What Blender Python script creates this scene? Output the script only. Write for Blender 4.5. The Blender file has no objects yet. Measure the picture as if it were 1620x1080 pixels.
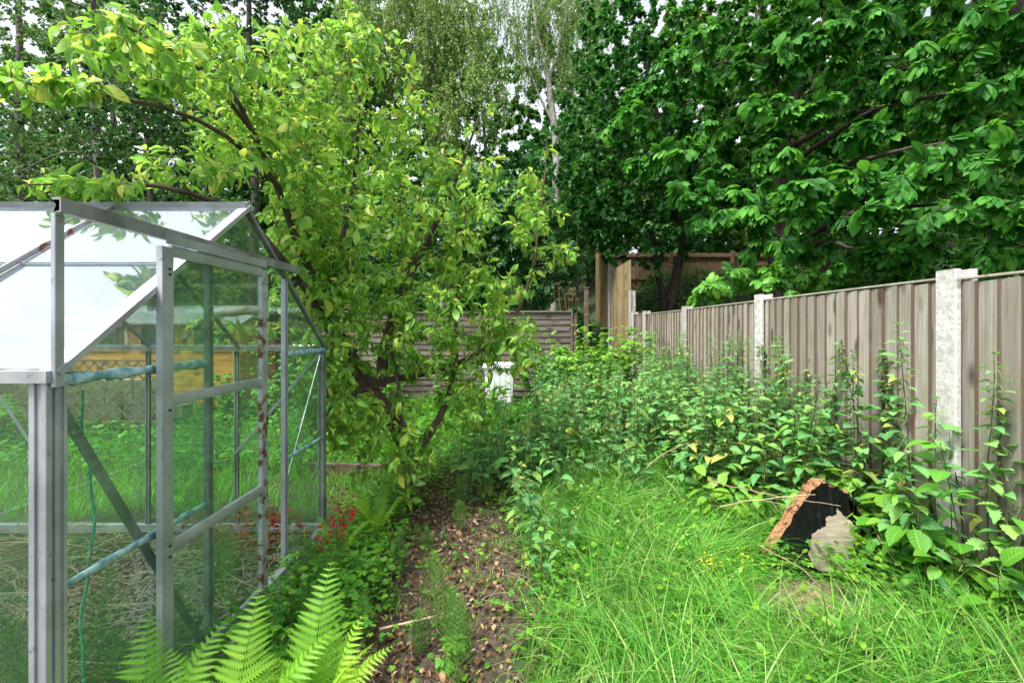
import bpy, math
import numpy as np
from math import radians as R, sin, cos, pi
rng = np.random.default_rng(11)
C = bpy.context.scene.collection
U = rng.uniform

# ------------------------------------------------------------------ helpers
def P(px, py, d):                       # photo pixel + distance -> metres
    return np.array([(px-810)*d/720.0, d, 1.5+(520-py)*d/720.0])

def sm(a, b, x):
    t = np.clip((np.asarray(x, float)-a)/(b-a), 0, 1)
    return t*t*(3-2*t)

def hgt(x, y):
    x = np.asarray(x, float); y = np.asarray(y, float)
    h = 0.03*np.sin(x*2.1+1)*np.cos(y*1.7)+0.02*np.sin(x*5.3+y*3.1)
    bank = sm(2.7, 4.6, x)*0.75
    back = sm(8.9, 13.5, y)*(1.5*sm(1.4, 3.0, x)+0.7)
    far = sm(13, 45, y)*5.0
    side = sm(5, 30, np.abs(x))*2.0*sm(3, 12, y)
    pad = sm(-1.1, -1.35, x)*sm(-4.2, -3.9, x)*sm(1.1, 1.3, y)*sm(3.4, 3.15, y)
    g = h+bank+back+far+side
    return g*(1-pad)+0.07*pad

def nrm(a):
    return a/np.maximum(np.linalg.norm(a, axis=-1, keepdims=True), 1e-9)

def frames(d, up):
    x = nrm(d)
    z = up-(up*x).sum(-1, keepdims=True)*x
    bad = np.linalg.norm(z, axis=-1) < 1e-3
    if bad.any():
        z[bad] = np.cross(x[bad], np.array([0.3, 0.8, 0.1]))
    z = nrm(z); y = np.cross(z, x)
    return np.stack([x, y, z], axis=-1)

class T:                                # template: verts, quads, (len, width) coords
    def __init__(s, v, q, lc): s.v = np.array(v, float); s.q = np.array(q, int); s.lc = np.array(lc, float)

def leaf(length=1., width=.5, n=6, peak=.4, tip=1., fold=.25, droop=.4, teeth=0., stalk=0., curl=0.):
    v = []; lc = []; q = []
    ang = 0; x = 0; z = 0
    for i in range(n+1):
        t = i/n
        if t < peak: w = (t/peak)**.62
        else: w = max(0, 1-((t-peak)/(1-peak))**(1.35*tip))
        w = math.sin(min(1, w)*pi/2)*width/2
        if teeth and 0 < i < n: w *= (1+teeth) if i % 2 else (1-teeth)
        w = max(w, .004*length)
        ang = -droop*t*1.6
        if i: x += length/n*cos(ang); z += length/n*sin(ang)
        xx = x+stalk
        back = (-.5*teeth*w if i % 2 == 0 else .25*teeth*w)
        dz = w*fold
        v += [(xx+back, w*cos(fold), z+dz-curl*w*t), (xx, 0, z), (xx+back, -w*cos(fold), z+dz+curl*w*t)]
        lc += [(t, 1), (t, 0), (t, -1)]
        if i:
            a = (i-1)*3
            q += [(a, a+1, a+4, a+3), (a+1, a+2, a+5, a+4)]
    if stalk:
        k = len(v); s = .012*length
        v += [(0, s, 0), (0, -s, 0), (stalk, -s, 0), (stalk, s, 0)]; lc += [(0, 0)]*4
        q += [(k, k+1, k+2, k+3)]
    return T(v, q, lc)

def merge(parts):                       # [(template, R(3x3), pos, scale)]
    v = []; q = []; lc = []; n = 0
    for t, Rm, p, s in parts:
        v.append((t.v*s)@np.asarray(Rm).T+np.asarray(p)); q.append(t.q+n); lc.append(t.lc); n += len(t.v)
    return T(np.concatenate(v), np.concatenate(q), np.concatenate(lc))

class M:                                # mesh accumulator
    def __init__(s): s.v = []; s.q = []; s.lc = []; s.n = 0
    def raw(s, v, q, lc=None, rnd=.5):
        v = np.asarray(v, float).reshape(-1, 3); q = np.asarray(q, int).reshape(-1, 4)
        l = np.zeros((len(v), 3)); l[:, 2] = rnd
        if lc is not None: l[:, :2] = lc
        s.v.append(v); s.q.append(q+s.n); s.lc.append(l); s.n += len(v)
    def inst(s, t, Rm, pos, sc, rnd):
        n = len(pos)
        if n == 0: return
        sc = np.broadcast_to(np.asarray(sc, float), (n,))
        v = np.einsum('nij,kj->nki', Rm, t.v)*sc[:, None, None]+pos[:, None, :]
        k = len(t.v)
        q = (t.q[None]+(np.arange(n)*k)[:, None, None]).reshape(-1, 4)
        l = np.zeros((n, k, 3)); l[:, :, :2] = t.lc[None]; l[:, :, 2] = np.asarray(rnd)[:, None]
        s.v.append(v.reshape(-1, 3)); s.q.append(q+s.n); s.lc.append(l.reshape(-1, 3)); s.n += n*k
    def tubes(s, paths, rad, sides=4, rnd=None):
        paths = np.asarray(paths, float); n, K, _ = paths.shape
        rad = np.broadcast_to(np.asarray(rad, float), (n, K))
        tan = np.gradient(paths, axis=1); tan = nrm(tan)
        ref = nrm(np.cross(nrm(paths[:, -1]-paths[:, 0])+1e-4, np.array([.31, .17, .93])))[:, None, :]
        a = nrm(ref-(ref*tan).sum(-1, keepdims=True)*tan); b = np.cross(tan, a)
        th = np.arange(sides)*2*pi/sides
        v = paths[:, :, None, :]+rad[:, :, None, None]*(a[:, :, None, :]*np.cos(th)[None, None, :, None]+b[:, :, None, :]*np.sin(th)[None, None, :, None])
        base = (np.arange(n)*K*sides)[:, None, None]+(np.arange(K-1)*sides)[None, :, None]
        j = np.arange(sides)[None, None, :]; j2 = (j+1) % sides
        q = np.stack([base+j, base+j2, base+sides+j2, base+sides+j], -1).reshape(-1, 4)
        lc = np.zeros((n, K, sides, 3)); lc[..., 0] = np.linspace(0, 1, K)[None, :, None]
        lc[..., 2] = (U(0, 1, n) if rnd is None else np.broadcast_to(rnd, (n,)))[:, None, None]
        s.v.append(v.reshape(-1, 3)); s.q.append(q+s.n); s.lc.append(lc.reshape(-1, 3)); s.n += n*K*sides
    def extr(s, prof, p0, p1, side, rnd=.5):      # extrude a closed profile [(a,b)] from p0 to p1, a along side
        p0 = np.array(p0, float); p1 = np.array(p1, float); t = nrm(p1-p0)
        a = np.array(side, float); a = nrm(a-(a@t)*t); b = np.cross(t, a)
        k = len(prof); v = [p+a*u+b*w for p in (p0, p1) for u, w in prof]
        q = [(i, (i+1) % k, k+(i+1) % k, k+i) for i in range(k)]
        for o in (0, k):                           # caps as a quad fan
            c = len(v); v.append((p0 if o == 0 else p1)+a*np.mean([u for u, w in prof])+b*np.mean([w for u, w in prof]))
            for i in range(0, k, 2):
                q.append((c, o+i, o+(i+1) % k, o+(i+2) % k))
        s.raw(v, q, rnd=rnd)
    def bar(s, p0, p1, w, h, side=(0, 0, 1), rnd=.5):
        e = min(w, h)*.12
        s.extr([(-w/2+e, -h/2), (w/2-e, -h/2), (w/2, -h/2+e), (w/2, h/2-e), (w/2-e, h/2), (-w/2+e, h/2), (-w/2, h/2-e), (-w/2, -h/2+e)], p0, p1, side, rnd)
    def box(s, a, b, rnd=.5):
        (x0, y0, z0), (x1, y1, z1) = a, b
        s.raw([(x0, y0, z0), (x1, y0, z0), (x1, y1, z0), (x0, y1, z0), (x0, y0, z1), (x1, y0, z1), (x1, y1, z1), (x0, y1, z1)],
              [(0, 3, 2, 1), (4, 5, 6, 7), (0, 1, 5, 4), (1, 2, 6, 5), (2, 3, 7, 6), (3, 0, 4, 7)], rnd=rnd)
    def mesh(s, name, mat, smooth=True):
        v = np.concatenate(s.v); q = np.concatenate(s.q); lc = np.concatenate(s.lc)
        me = bpy.data.meshes.new(name)
        me.vertices.add(len(v)); me.vertices.foreach_set('co', v.astype(np.float32).ravel())
        me.loops.add(q.size); me.loops.foreach_set('vertex_index', q.astype(np.int32).ravel())
        me.polygons.add(len(q)); me.polygons.foreach_set('loop_start', (np.arange(len(q))*4).astype(np.int32))
        me.polygons.foreach_set('loop_total', np.full(len(q), 4, np.int32))
        me.polygons.foreach_set('use_smooth', np.full(len(q), smooth))
        at = me.attributes.new('lc', 'FLOAT_VECTOR', 'POINT'); at.data.foreach_set('vector', lc.astype(np.float32).ravel())
        me.materials.append(mat); me.update(calc_edges=True)
        return me
    def build(s, name, mat, parent=None, smooth=True):
        o = bpy.data.objects.new(name, s.mesh(name, mat, smooth)); C.objects.link(o)
        if parent: o.parent = parent
        return o

def poly_slab(m, pts, axis, thick, rnd=.5):        # convex polygon (3D pts) thickened along axis
    pts = np.array(pts, float); ax = np.array(axis, float)*thick; k = len(pts)
    c = pts.mean(0); v = np.concatenate([pts, pts+ax, [c], [c+ax]])
    q = [(i, (i+1) % k, k+(i+1) % k, k+i) for i in range(k)]
    for o, cc in ((0, 2*k), (k, 2*k+1)):
        if k % 2 == 0:
            for i in range(0, k, 2): q.append((cc, o+i, o+(i+1) % k, o+(i+2) % k))
        else:
            for i in range(k): q.append((cc, o+i, o+(i+1) % k, o+(i+1) % k))
    q = [f for f in q if len(set(f)) == 4]
    if k % 2:                                      # odd: use midpoints so that every face is a quad
        return poly_slab(m, np.concatenate([[(pts[0]+pts[1])/2], pts[1:], [pts[0]]]), axis, thick, rnd)
    m.raw(v, q, rnd=rnd)

def tag(o, label=None, cat=None, group=None, kind=None):
    if label: o['label'] = label
    if cat: o['category'] = cat
    if group: o['group'] = group
    if kind: o['kind'] = kind
    return o
def thing(name, label, cat, loc=(0, 0, 0), rz=0, group=None):
    o = bpy.data.objects.new(name, None); C.objects.link(o); o.empty_display_size = .2
    o.location = [float(c) for c in loc]; o.rotation_euler = (0, 0, rz)
    return tag(o, label, cat, group)
def dup(root, loc, rz, label=None, sc=1., group=None, tilt=(0, 0)):
    r = root.copy(); C.objects.link(r); r.location = [float(c) for c in loc]; r.rotation_euler = (tilt[0], tilt[1], rz); r.scale = (sc, sc, sc)
    if label: r['label'] = label
    if group: r['group'] = group
    for ch in list(root.children):
        c = ch.copy(); C.objects.link(c); c.parent = r
    return r

# ------------------------------------------------------------------ materials
def newmat(name):
    m = bpy.data.materials.new(name); m.use_nodes = True; nt = m.node_tree
    nt.nodes.clear(); out = nt.nodes.new('ShaderNodeOutputMaterial')
    return m, nt, out
def N(nt, typ, **kw):
    n = nt.nodes.new(typ)
    for k, v in kw.items():
        if k.startswith('_'): setattr(n, k[1:], v)
        else: n.inputs[k.replace('0', ' ')].default_value = v
    return n
def ramp(nt, stops):
    n = nt.nodes.new('ShaderNodeValToRGB'); e = n.color_ramp.elements
    while len(e) < len(stops): e.new(.5)
    for el, (p, c) in zip(e, stops): el.position = p; el.color = (*c, 1)
    return n
def mixc(nt, fac, a, b, mode='MIX'):
    n = nt.nodes.new('ShaderNodeMix'); n.data_type = 'RGBA'; n.blend_type = mode
    for i, s in ((0, fac), (6, a), (7, b)):
        if hasattr(s, 'links'): nt.links.new(s, n.inputs[i])
        elif i == 0: n.inputs[0].default_value = s
        else: n.inputs[i].default_value = (*s, 1)
    return n.outputs[2]
def math_(nt, op, a, b=None, c=None):
    n = nt.nodes.new('ShaderNodeMath'); n.operation = op
    for i, s in enumerate((a, b, c)):
        if s is None: continue
        if hasattr(s, 'links'): nt.links.new(s, n.inputs[i])
        else: n.inputs[i].default_value = s
    return n.outputs[0]
def noise(nt, scale, detail=3, vec=None, rough=.55):
    n = N(nt, 'ShaderNodeTexNoise', Scale=scale, Detail=detail, Roughness=rough)
    if vec is not None: nt.links.new(vec, n.inputs['Vector'])
    return n.outputs['Fac']

def leafmat(name, cols, trans=.35, rough=.45, spec=.4, vein=0., spots=None, lowvar=.25):
    m, nt, out = newmat(name); L = nt.links.new
    a = N(nt, 'ShaderNodeAttribute', _attribute_name='lc'); sx = N(nt, 'ShaderNodeSeparateXYZ'); L(a.outputs['Vector'], sx.inputs[0])
    k = len(cols); rp = ramp(nt, [(i/(k-1)*.96+.02, c) for i, c in enumerate(cols)]); L(sx.outputs['Z'], rp.inputs[0])
    col = rp.outputs[0]
    tc = N(nt, 'ShaderNodeTexCoord')
    if lowvar:
        nf = noise(nt, 1.3, 1, tc.outputs['Object'])
        v = math_(nt, 'MULTIPLY_ADD', nf, lowvar*2, 1-lowvar)
        hs = N(nt, 'ShaderNodeHueSaturation'); L(col, hs.inputs['Color']); L(v, hs.inputs['Value']); col = hs.outputs[0]
    oi = N(nt, 'ShaderNodeObjectInfo'); h2 = N(nt, 'ShaderNodeHueSaturation'); L(col, h2.inputs['Color']); L(math_(nt, 'MULTIPLY_ADD', oi.outputs['Random'], .36, .82), h2.inputs['Value']); L(math_(nt, 'MULTIPLY_ADD', oi.outputs['Random'], -.03, .515), h2.inputs['Hue']); col = h2.outputs[0]
    if spots:
        ns = noise(nt, 55, 2, tc.outputs['Object'])
        f = N(nt, 'ShaderNodeMapRange'); L(ns, f.inputs[0]); f.inputs[1].default_value = .6; f.inputs[2].default_value = .72
        col = mixc(nt, f.outputs[0], col, spots)
    nrm_ = None
    if vein:
        ay = math_(nt, 'ABSOLUTE', sx.outputs['Y'])
        mid = N(nt, 'ShaderNodeMapRange'); L(ay, mid.inputs[0]); mid.inputs[1].default_value = .10; mid.inputs[2].default_value = .0
        sv = math_(nt, 'SINE', math_(nt, 'MULTIPLY', math_(nt, 'SUBTRACT', sx.outputs['X'], math_(nt, 'MULTIPLY', ay, .22)), 52))
        svp = math_(nt, 'POWER', math_(nt, 'MULTIPLY_ADD', sv, .5, .5), 5)
        vf = math_(nt, 'MAXIMUM', mid.outputs[0], math_(nt, 'MULTIPLY', svp, .45))
        col = mixc(nt, math_(nt, 'MULTIPLY', vf, vein), col, tuple(min(1, c*1.5+.06) for c in cols[-1]))
        bp = N(nt, 'ShaderNodeBump', Strength=.5, Distance=.003); L(vf, bp.inputs['Height']); nrm_ = bp.outputs[0]
    b = N(nt, 'ShaderNodeBsdfPrincipled', Roughness=rough); b.inputs['Specular IOR Level'].default_value = spec
    tr = N(nt, 'ShaderNodeBsdfTranslucent'); mx = N(nt, 'ShaderNodeMixShader'); mx.inputs[0].default_value = trans
    L(col, b.inputs['Base Color'])
    tcol = mixc(nt, 1., col, (1.0, 1.1, .55), 'MULTIPLY')
    g = N(nt, 'ShaderNodeGamma'); g.inputs[1].default_value = .8; L(tcol, g.inputs[0]); L(g.outputs[0], tr.inputs[0])
    if nrm_ is not None: L(nrm_, b.inputs['Normal'])
    L(b.outputs[0], mx.inputs[1]); L(tr.outputs[0], mx.inputs[2]); L(mx.outputs[0], out.inputs[0])
    return m

def barkmat(name, c1, c2, scale=18, stretch=.2, rough=.85, bump=.6):
    m, nt, out = newmat(name); L = nt.links.new
    tc = N(nt, 'ShaderNodeTexCoord'); mp = N(nt, 'ShaderNodeMapping'); mp.inputs['Scale'].default_value = (1, 1, stretch); L(tc.outputs['Object'], mp.inputs[0])
    nf = noise(nt, scale, 5, mp.outputs[0], .65); rp = ramp(nt, [(.3, c1), (.7, c2)]); L(nf, rp.inputs[0])
    b = N(nt, 'ShaderNodeBsdfPrincipled', Roughness=rough); L(rp.outputs[0], b.inputs['Base Color'])
    bp = N(nt, 'ShaderNodeBump', Strength=bump, Distance=.02); L(nf, bp.inputs['Height']); L(bp.outputs[0], b.inputs['Normal'])
    L(b.outputs[0], out.inputs[0]); return m

def woodmat(name, c1, c2, c3, green=(.16, .17, .08), gz=None, gamt=.5, horiz=False, knots=True):
    m, nt, out = newmat(name); L = nt.links.new
    tc = N(nt, 'ShaderNodeTexCoord'); a = N(nt, 'ShaderNodeAttribute', _attribute_name='lc'); sx = N(nt, 'ShaderNodeSeparateXYZ'); L(a.outputs['Vector'], sx.inputs[0])
    off = N(nt, 'ShaderNodeCombineXYZ'); L(math_(nt, 'MULTIPLY', sx.outputs['Z'], 37), off.inputs[2 if not horiz else 0])
    ad = N(nt, 'ShaderNodeVectorMath', _operation='ADD'); L(tc.outputs['Object'], ad.inputs[0]); L(off.outputs[0], ad.inputs[1])
    mp = N(nt, 'ShaderNodeMapping'); mp.inputs['Scale'].default_value = (.06, 1, 1) if horiz else (1, 1, .06); L(ad.outputs[0], mp.inputs[0])
    g1 = noise(nt, 60, 4, mp.outputs[0], .6); g2 = noise(nt, 3.5, 3, ad.outputs[0])
    rp = ramp(nt, [(.3, c1), (.55, c2), (.75, c3)]); L(g1, rp.inputs[0]); col = rp.outputs[0]
    hs = N(nt, 'ShaderNodeHueSaturation'); L(col, hs.inputs['Color']); L(math_(nt, 'MULTIPLY_ADD', sx.outputs['Z'], .50, .78), hs.inputs['Value']); col = hs.outputs[0]
    f = N(nt, 'ShaderNodeMapRange'); L(g2, f.inputs[0]); f.inputs[1].default_value = .45; f.inputs[2].default_value = .75; f.inputs[4].default_value = gamt
    col = mixc(nt, f.outputs[0], col, green)
    g3 = noise(nt, 9, 3, mp.outputs[0]); f3 = N(nt, 'ShaderNodeMapRange'); L(g3, f3.inputs[0]); f3.inputs[1].default_value = .55; f3.inputs[2].default_value = .8; f3.inputs[4].default_value = .4
    col = mixc(nt, f3.outputs[0], col, tuple(c*.45 for c in c1))
    if knots:
        vo = N(nt, 'ShaderNodeTexVoronoi', Scale=5.5); m2 = N(nt, 'ShaderNodeMapping'); m2.inputs['Scale'].default_value = (.45, 1, 1) if horiz else (1, 1, .45); L(ad.outputs[0], m2.inputs[0]); L(m2.outputs[0], vo.inputs['Vector'])
        kf = N(nt, 'ShaderNodeMapRange'); L(vo.outputs['Distance'], kf.inputs[0]); kf.inputs[1].default_value = .24; kf.inputs[2].default_value = .12; kf.inputs[4].default_value = .8
        col = mixc(nt, kf.outputs[0], col, (.05, .032, .022))
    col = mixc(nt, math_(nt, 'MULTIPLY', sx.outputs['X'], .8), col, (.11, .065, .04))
    b = N(nt, 'ShaderNodeBsdfPrincipled', Roughness=.85); b.inputs['Specular IOR Level'].default_value = .2; L(col, b.inputs['Base Color'])
    bp = N(nt, 'ShaderNodeBump', Strength=.5, Distance=.004); L(g1, bp.inputs['Height']); L(bp.outputs[0], b.inputs['Normal'])
    L(b.outputs[0], out.inputs[0]); return m

def simplemat(name, c1, c2, scale=8, rough=.7, metal=0., bump=.2, dist=.01, lo=.35, hi=.65, third=None, spec=.4):
    m, nt, out = newmat(name); L = nt.links.new
    tc = N(nt, 'ShaderNodeTexCoord'); nf = noise(nt, scale, 5, tc.outputs['Object'], .6)
    rp = ramp(nt, [(lo, c1), (hi, c2)]); L(nf, rp.inputs[0]); col = rp.outputs[0]
    if third:
        c3, s3, a3, b3 = third
        n3 = noise(nt, s3, 4, tc.outputs['Object'], .65); f = N(nt, 'ShaderNodeMapRange'); L(n3, f.inputs[0]); f.inputs[1].default_value = a3; f.inputs[2].default_value = b3
        col = mixc(nt, f.outputs[0], col, c3)
    b = N(nt, 'ShaderNodeBsdfPrincipled', Roughness=rough, Metallic=metal); b.inputs['Specular IOR Level'].default_value = spec; L(col, b.inputs['Base Color'])
    bp = N(nt, 'ShaderNodeBump', Strength=bump, Distance=dist); L(nf, bp.inputs['Height']); L(bp.outputs[0], b.inputs['Normal'])
    L(b.outputs[0], out.inputs[0]); return m

def glassmat(name, tint, refl, dirt, dirtcol, extra):
    m, nt, out = newmat(name); L = nt.links.new
    tc = N(nt, 'ShaderNodeTexCoord'); nf = noise(nt, 3.2, 5, tc.outputs['Object'], .7)
    f = N(nt, 'ShaderNodeMapRange'); L(nf, f.inputs[0]); f.inputs[1].default_value = .35; f.inputs[2].default_value = .8; f.inputs[3].default_value = dirt*.35; f.inputs[4].default_value = dirt*1.5
    tr = N(nt, 'ShaderNodeBsdfTransparent'); tr.inputs[0].default_value = (*tint, 1)
    gl = N(nt, 'ShaderNodeBsdfGlossy', Roughness=.015); gl.inputs[0].default_value = (.95, .97, 1, 1)
    wv = noise(nt, 2.1, 2, tc.outputs['Object']); bp = N(nt, 'ShaderNodeBump', Strength=.12, Distance=.02); L(wv, bp.inputs['Height']); L(bp.outputs[0], gl.inputs['Normal'])
    fr = N(nt, 'ShaderNodeFresnel', IOR=1.5); ge = N(nt, 'ShaderNodeNewGeometry'); L(math_(nt, 'MULTIPLY_ADD', ge.outputs['Backfacing'], 1/1.5-1.5, 1.5), fr.inputs['IOR']); ff = math_(nt, 'MINIMUM', math_(nt, 'MULTIPLY_ADD', fr.outputs[0], refl, extra), .95)
    mx = N(nt, 'ShaderNodeMixShader'); L(ff, mx.inputs[0]); L(tr.outputs[0], mx.inputs[1]); L(gl.outputs[0], mx.inputs[2])
    df = N(nt, 'ShaderNodeBsdfDiffuse'); df.inputs[0].default_value = (*dirtcol, 1)
    tl = N(nt, 'ShaderNodeBsdfTranslucent'); tl.inputs[0].default_value = (*dirtcol, 1); dm = N(nt, 'ShaderNodeMixShader'); L(df.outputs[0], dm.inputs[1]); L(tl.outputs[0], dm.inputs[2])
    m2 = N(nt, 'ShaderNodeMixShader'); L(f.outputs[0], m2.inputs[0]); L(mx.outputs[0], m2.inputs[1]); L(dm.outputs[0], m2.inputs[2])
    L(m2.outputs[0], out.inputs[0]); return m

MT = {}
MT['apple'] = leafmat('apple_leaf', [(.065, .24, .035), (.11, .35, .04), (.18, .45, .055), (.28, .55, .09), (.50, .52, .08)], trans=.46, rough=.42, spec=.45, vein=.55, spots=(.22, .17, .03), lowvar=.12)
MT['chestnut'] = leafmat('chestnut_leaf', [(.02, .10, .012), (.048, .20, .02), (.13, .36, .03)], trans=.32, rough=.6, spec=.25, vein=.4, lowvar=.2)
MT['chestnut_young'] = leafmat('young_chestnut_leaf', [(.05, .22, .03), (.09, .31, .03), (.14, .36, .03)], trans=.36, rough=.42, vein=.45, lowvar=.15)
MT['maple'] = leafmat('maple_leaf', [(.022, .10, .018), (.035, .15, .022), (.07, .22, .03)], trans=.35, lowvar=.3)
MT['maple2'] = leafmat('pale_maple_leaf', [(.03, .09, .012), (.06, .15, .015), (.12, .22, .02)], trans=.4, lowvar=.3)
MT['birch'] = leafmat('birch_leaf', [(.09, .20, .04), (.14, .28, .055), (.21, .36, .08)], trans=.45, lowvar=.2)
MT['willow'] = leafmat('hawthorn_leaf', [(.06, .13, .04), (.09, .18, .05), (.14, .24, .07)], trans=.4, lowvar=.3)
MT['ever'] = leafmat('evergreen_leaf', [(.012, .06, .012), (.02, .10, .018), (.05, .17, .03)], trans=.15, rough=.3, spec=.5, lowvar=.3)
MT['elder'] = leafmat('elder_leaf', [(.025, .10, .03), (.04, .14, .04), (.07, .19, .05)], trans=.35, lowvar=.2)
MT['nettle'] = leafmat('nettle_leaf', [(.045, .19, .06), (.06, .24, .07), (.075, .28, .085), (.09, .31, .095), (.11, .34, .10), (.13, .37, .11), (.15, .39, .12), (.17, .40, .10), (.19, .40, .09), (.20, .40, .09), (.42, .40, .10)], trans=.32, rough=.6, spec=.25, vein=.35, lowvar=.15)
MT['nettle_tip'] = leafmat('nettle_catkin', [(.22, .30, .10), (.30, .36, .15)], trans=.3, rough=.7)
MT['currant'] = leafmat('currant_leaf', [(.08, .25, .03), (.13, .36, .04), (.22, .45, .06)], trans=.4, vein=.4)
MT['broad'] = leafmat('broad_leaf', [(.09, .28, .025), (.13, .35, .03), (.20, .42, .04)], trans=.4, rough=.5, vein=.5)
MT['fern'] = leafmat('fern_leaf', [(.16, .38, .03), (.24, .48, .035), (.34, .56, .045)], trans=.42, rough=.55, lowvar=.1)
MT['grass'] = leafmat('grass_blade', [(.025, .13, .015), (.05, .23, .022), (.085, .32, .03), (.16, .41, .05), (.30, .44, .12), (.44, .42, .20)], trans=.34, rough=.42, spec=.35, lowvar=.3)
MT['lawn'] = leafmat('lawn_blade', [(.08, .30, .012), (.13, .40, .018), (.22, .45, .03)], trans=.4, rough=.5, lowvar=.3)
MT['weed'] = leafmat('weed_leaf', [(.05, .20, .02), (.09, .28, .025), (.20, .40, .03)], trans=.35, lowvar=.2)
MT['horse'] = leafmat('horsetail_leaf', [(.08, .24, .03), (.13, .31, .05), (.18, .36, .06)], trans=.3, lowvar=.1)
MT['dead'] = leafmat('dead_leaf', [(.05, .028, .016), (.12, .06, .03), (.22, .11, .045), (.34, .20, .10), (.42, .33, .22)], trans=.15, rough=.65, lowvar=0)
MT['straw'] = leafmat('dry_stem', [(.28, .20, .11), (.42, .33, .20), (.55, .46, .30)], trans=.1, rough=.7, lowvar=.1)
MT['twig2'] = leafmat('fallen_twig', [(.10, .07, .045), (.24, .18, .12), (.42, .34, .25)], trans=.05, rough=.8, lowvar=0)
MT['red'] = leafmat('red_leaf', [(.30, .02, .02), (.42, .05, .03), (.30, .09, .04), (.16, .17, .03)], trans=.35, lowvar=0)
MT['petal'] = leafmat('pink_petal', [(.5, .03, .14), (.65, .10, .25)], trans=.3, lowvar=0)
MT['white'] = leafmat('white_blossom', [(.55, .55, .45), (.75, .75, .65)], trans=.3, lowvar=0)
MT['yellow'] = leafmat('yellow_flower', [(.6, .5, .02), (.5, .55, .04)], trans=.3, lowvar=0)
MT['bark'] = barkmat('dark_bark', (.02, .014, .01), (.075, .055, .042), 22)
MT['barkgrey'] = barkmat('grey_bark', (.05, .042, .035), (.14, .12, .10), 20)
MT['birchbark'] = barkmat('birch_bark', (.10, .09, .08), (.55, .52, .47), 9, 1.6)
MT['applebark'] = barkmat('apple_bark', (.035, .022, .016), (.12, .085, .065), 26)
MT['twig'] = barkmat('twig_bark', (.05, .035, .025), (.10, .075, .05), 20)
MT['nstem'] = simplemat('nettle_stem', (.035, .035, .02), (.07, .08, .03), 12, .6)
MT['soil'] = simplemat('soil', (.018, .015, .009), (.06, .05, .03), 14, .95, bump=.8, dist=.03, third=((.03, .07, .015), 6, .4, .55))
MT['path'] = simplemat('leaf_mould', (.026, .019, .013), (.095, .07, .048), 26, .95, bump=.9, dist=.02, third=((.17, .13, .10), 5, .6, .8))
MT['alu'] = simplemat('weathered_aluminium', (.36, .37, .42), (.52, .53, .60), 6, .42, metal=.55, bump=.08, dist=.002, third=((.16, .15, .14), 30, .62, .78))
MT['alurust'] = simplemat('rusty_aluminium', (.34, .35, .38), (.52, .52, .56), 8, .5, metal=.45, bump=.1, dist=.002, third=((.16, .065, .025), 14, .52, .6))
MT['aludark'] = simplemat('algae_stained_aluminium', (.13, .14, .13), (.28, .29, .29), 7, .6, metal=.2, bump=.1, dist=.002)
MT['seal'] = simplemat('pale_sealant', (.14, .30, .33), (.42, .60, .66), 22, .5, bump=.4, dist=.004, lo=.4, hi=.6)
MT['glass'] = glassmat('greenhouse_glass', (.91, .98, .94), 1.1, .07, (.30, .42, .30), .0)
MT['roofglass'] = glassmat('roof_glass', (.80, .9, .9), 1.7, .13, (.55, .62, .72), .20)
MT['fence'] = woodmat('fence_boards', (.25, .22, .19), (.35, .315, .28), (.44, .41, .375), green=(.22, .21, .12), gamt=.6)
MT['oldfence'] = woodmat('old_lap_boards', (.06, .05, .042), (.12, .10, .085), (.19, .165, .14), horiz=True, gamt=.3)
MT['darkfence'] = woodmat('brown_boards', (.12, .075, .045), (.20, .13, .08), (.27, .18, .115), gamt=.3)
MT['newfence'] = woodmat('tan_boards', (.20, .15, .08), (.30, .23, .13), (.36, .29, .18), green=(.2, .2, .09), gamt=.35)
MT['shed'] = woodmat('orange_boards', (.36, .14, .03), (.52, .23, .05), (.62, .31, .08), horiz=True, green=(.2, .12, .05), gamt=.2)
MT['trellis'] = simplemat('trellis_wood', (.10, .055, .035), (.19, .12, .08), 20, .8)
MT['concrete'] = simplemat('post_concrete', (.28, .265, .245), (.46, .44, .42), 28, .9, bump=.5, dist=.004, third=((.18, .17, .13), 4, .55, .75))
MT['paint'] = simplemat('whitened_concrete', (.40, .385, .365), (.62, .60, .585), 34, .85, bump=.9, dist=.006, third=((.22, .20, .16), 9, .62, .72))
MT['stone'] = simplemat('wall_stone', (.14, .12, .09), (.30, .26, .20), 5, .9, bump=.6, dist=.03)
MT['felt'] = simplemat('roof_felt', (.10, .105, .11), (.17, .175, .18), 14, .9)
MT['darkglass'] = simplemat('dark_window', (.015, .02, .02), (.04, .05, .045), 3, .08, spec=.8, bump=0)
MT['plastic'] = simplemat('white_plastic', (.60, .62, .64), (.74, .75, .78), 4, .4, bump=.02, third=((.45, .47, .42), 6, .6, .8))
MT['black'] = simplemat('black_coating', (.002, .002, .003), (.007, .007, .008), 30, .42, bump=.5, dist=.004, spec=.3, third=((.12, .10, .08), 24, .74, .78))
MT['rawwood'] = simplemat('raw_broken_wood', (.16, .07, .03), (.42, .22, .10), 42, .85, bump=1., dist=.012, third=((.025, .016, .012), 32, .55, .62))
MT['peel'] = woodmat('bare_ply', (.26, .21, .16), (.38, .32, .25), (.50, .43, .35), gamt=.1, horiz=True, knots=False)
MT['rope'] = simplemat('green_twine', (.02, .22, .16), (.06, .38, .28), 60, .7)
MT['sleeper'] = simplemat('edging_wood', (.06, .04, .03), (.16, .11, .08), 18, .9)
MT['gravel'] = simplemat('gravel_stone', (.17, .13, .11), (.36, .29, .26), 25, .9)

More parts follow.
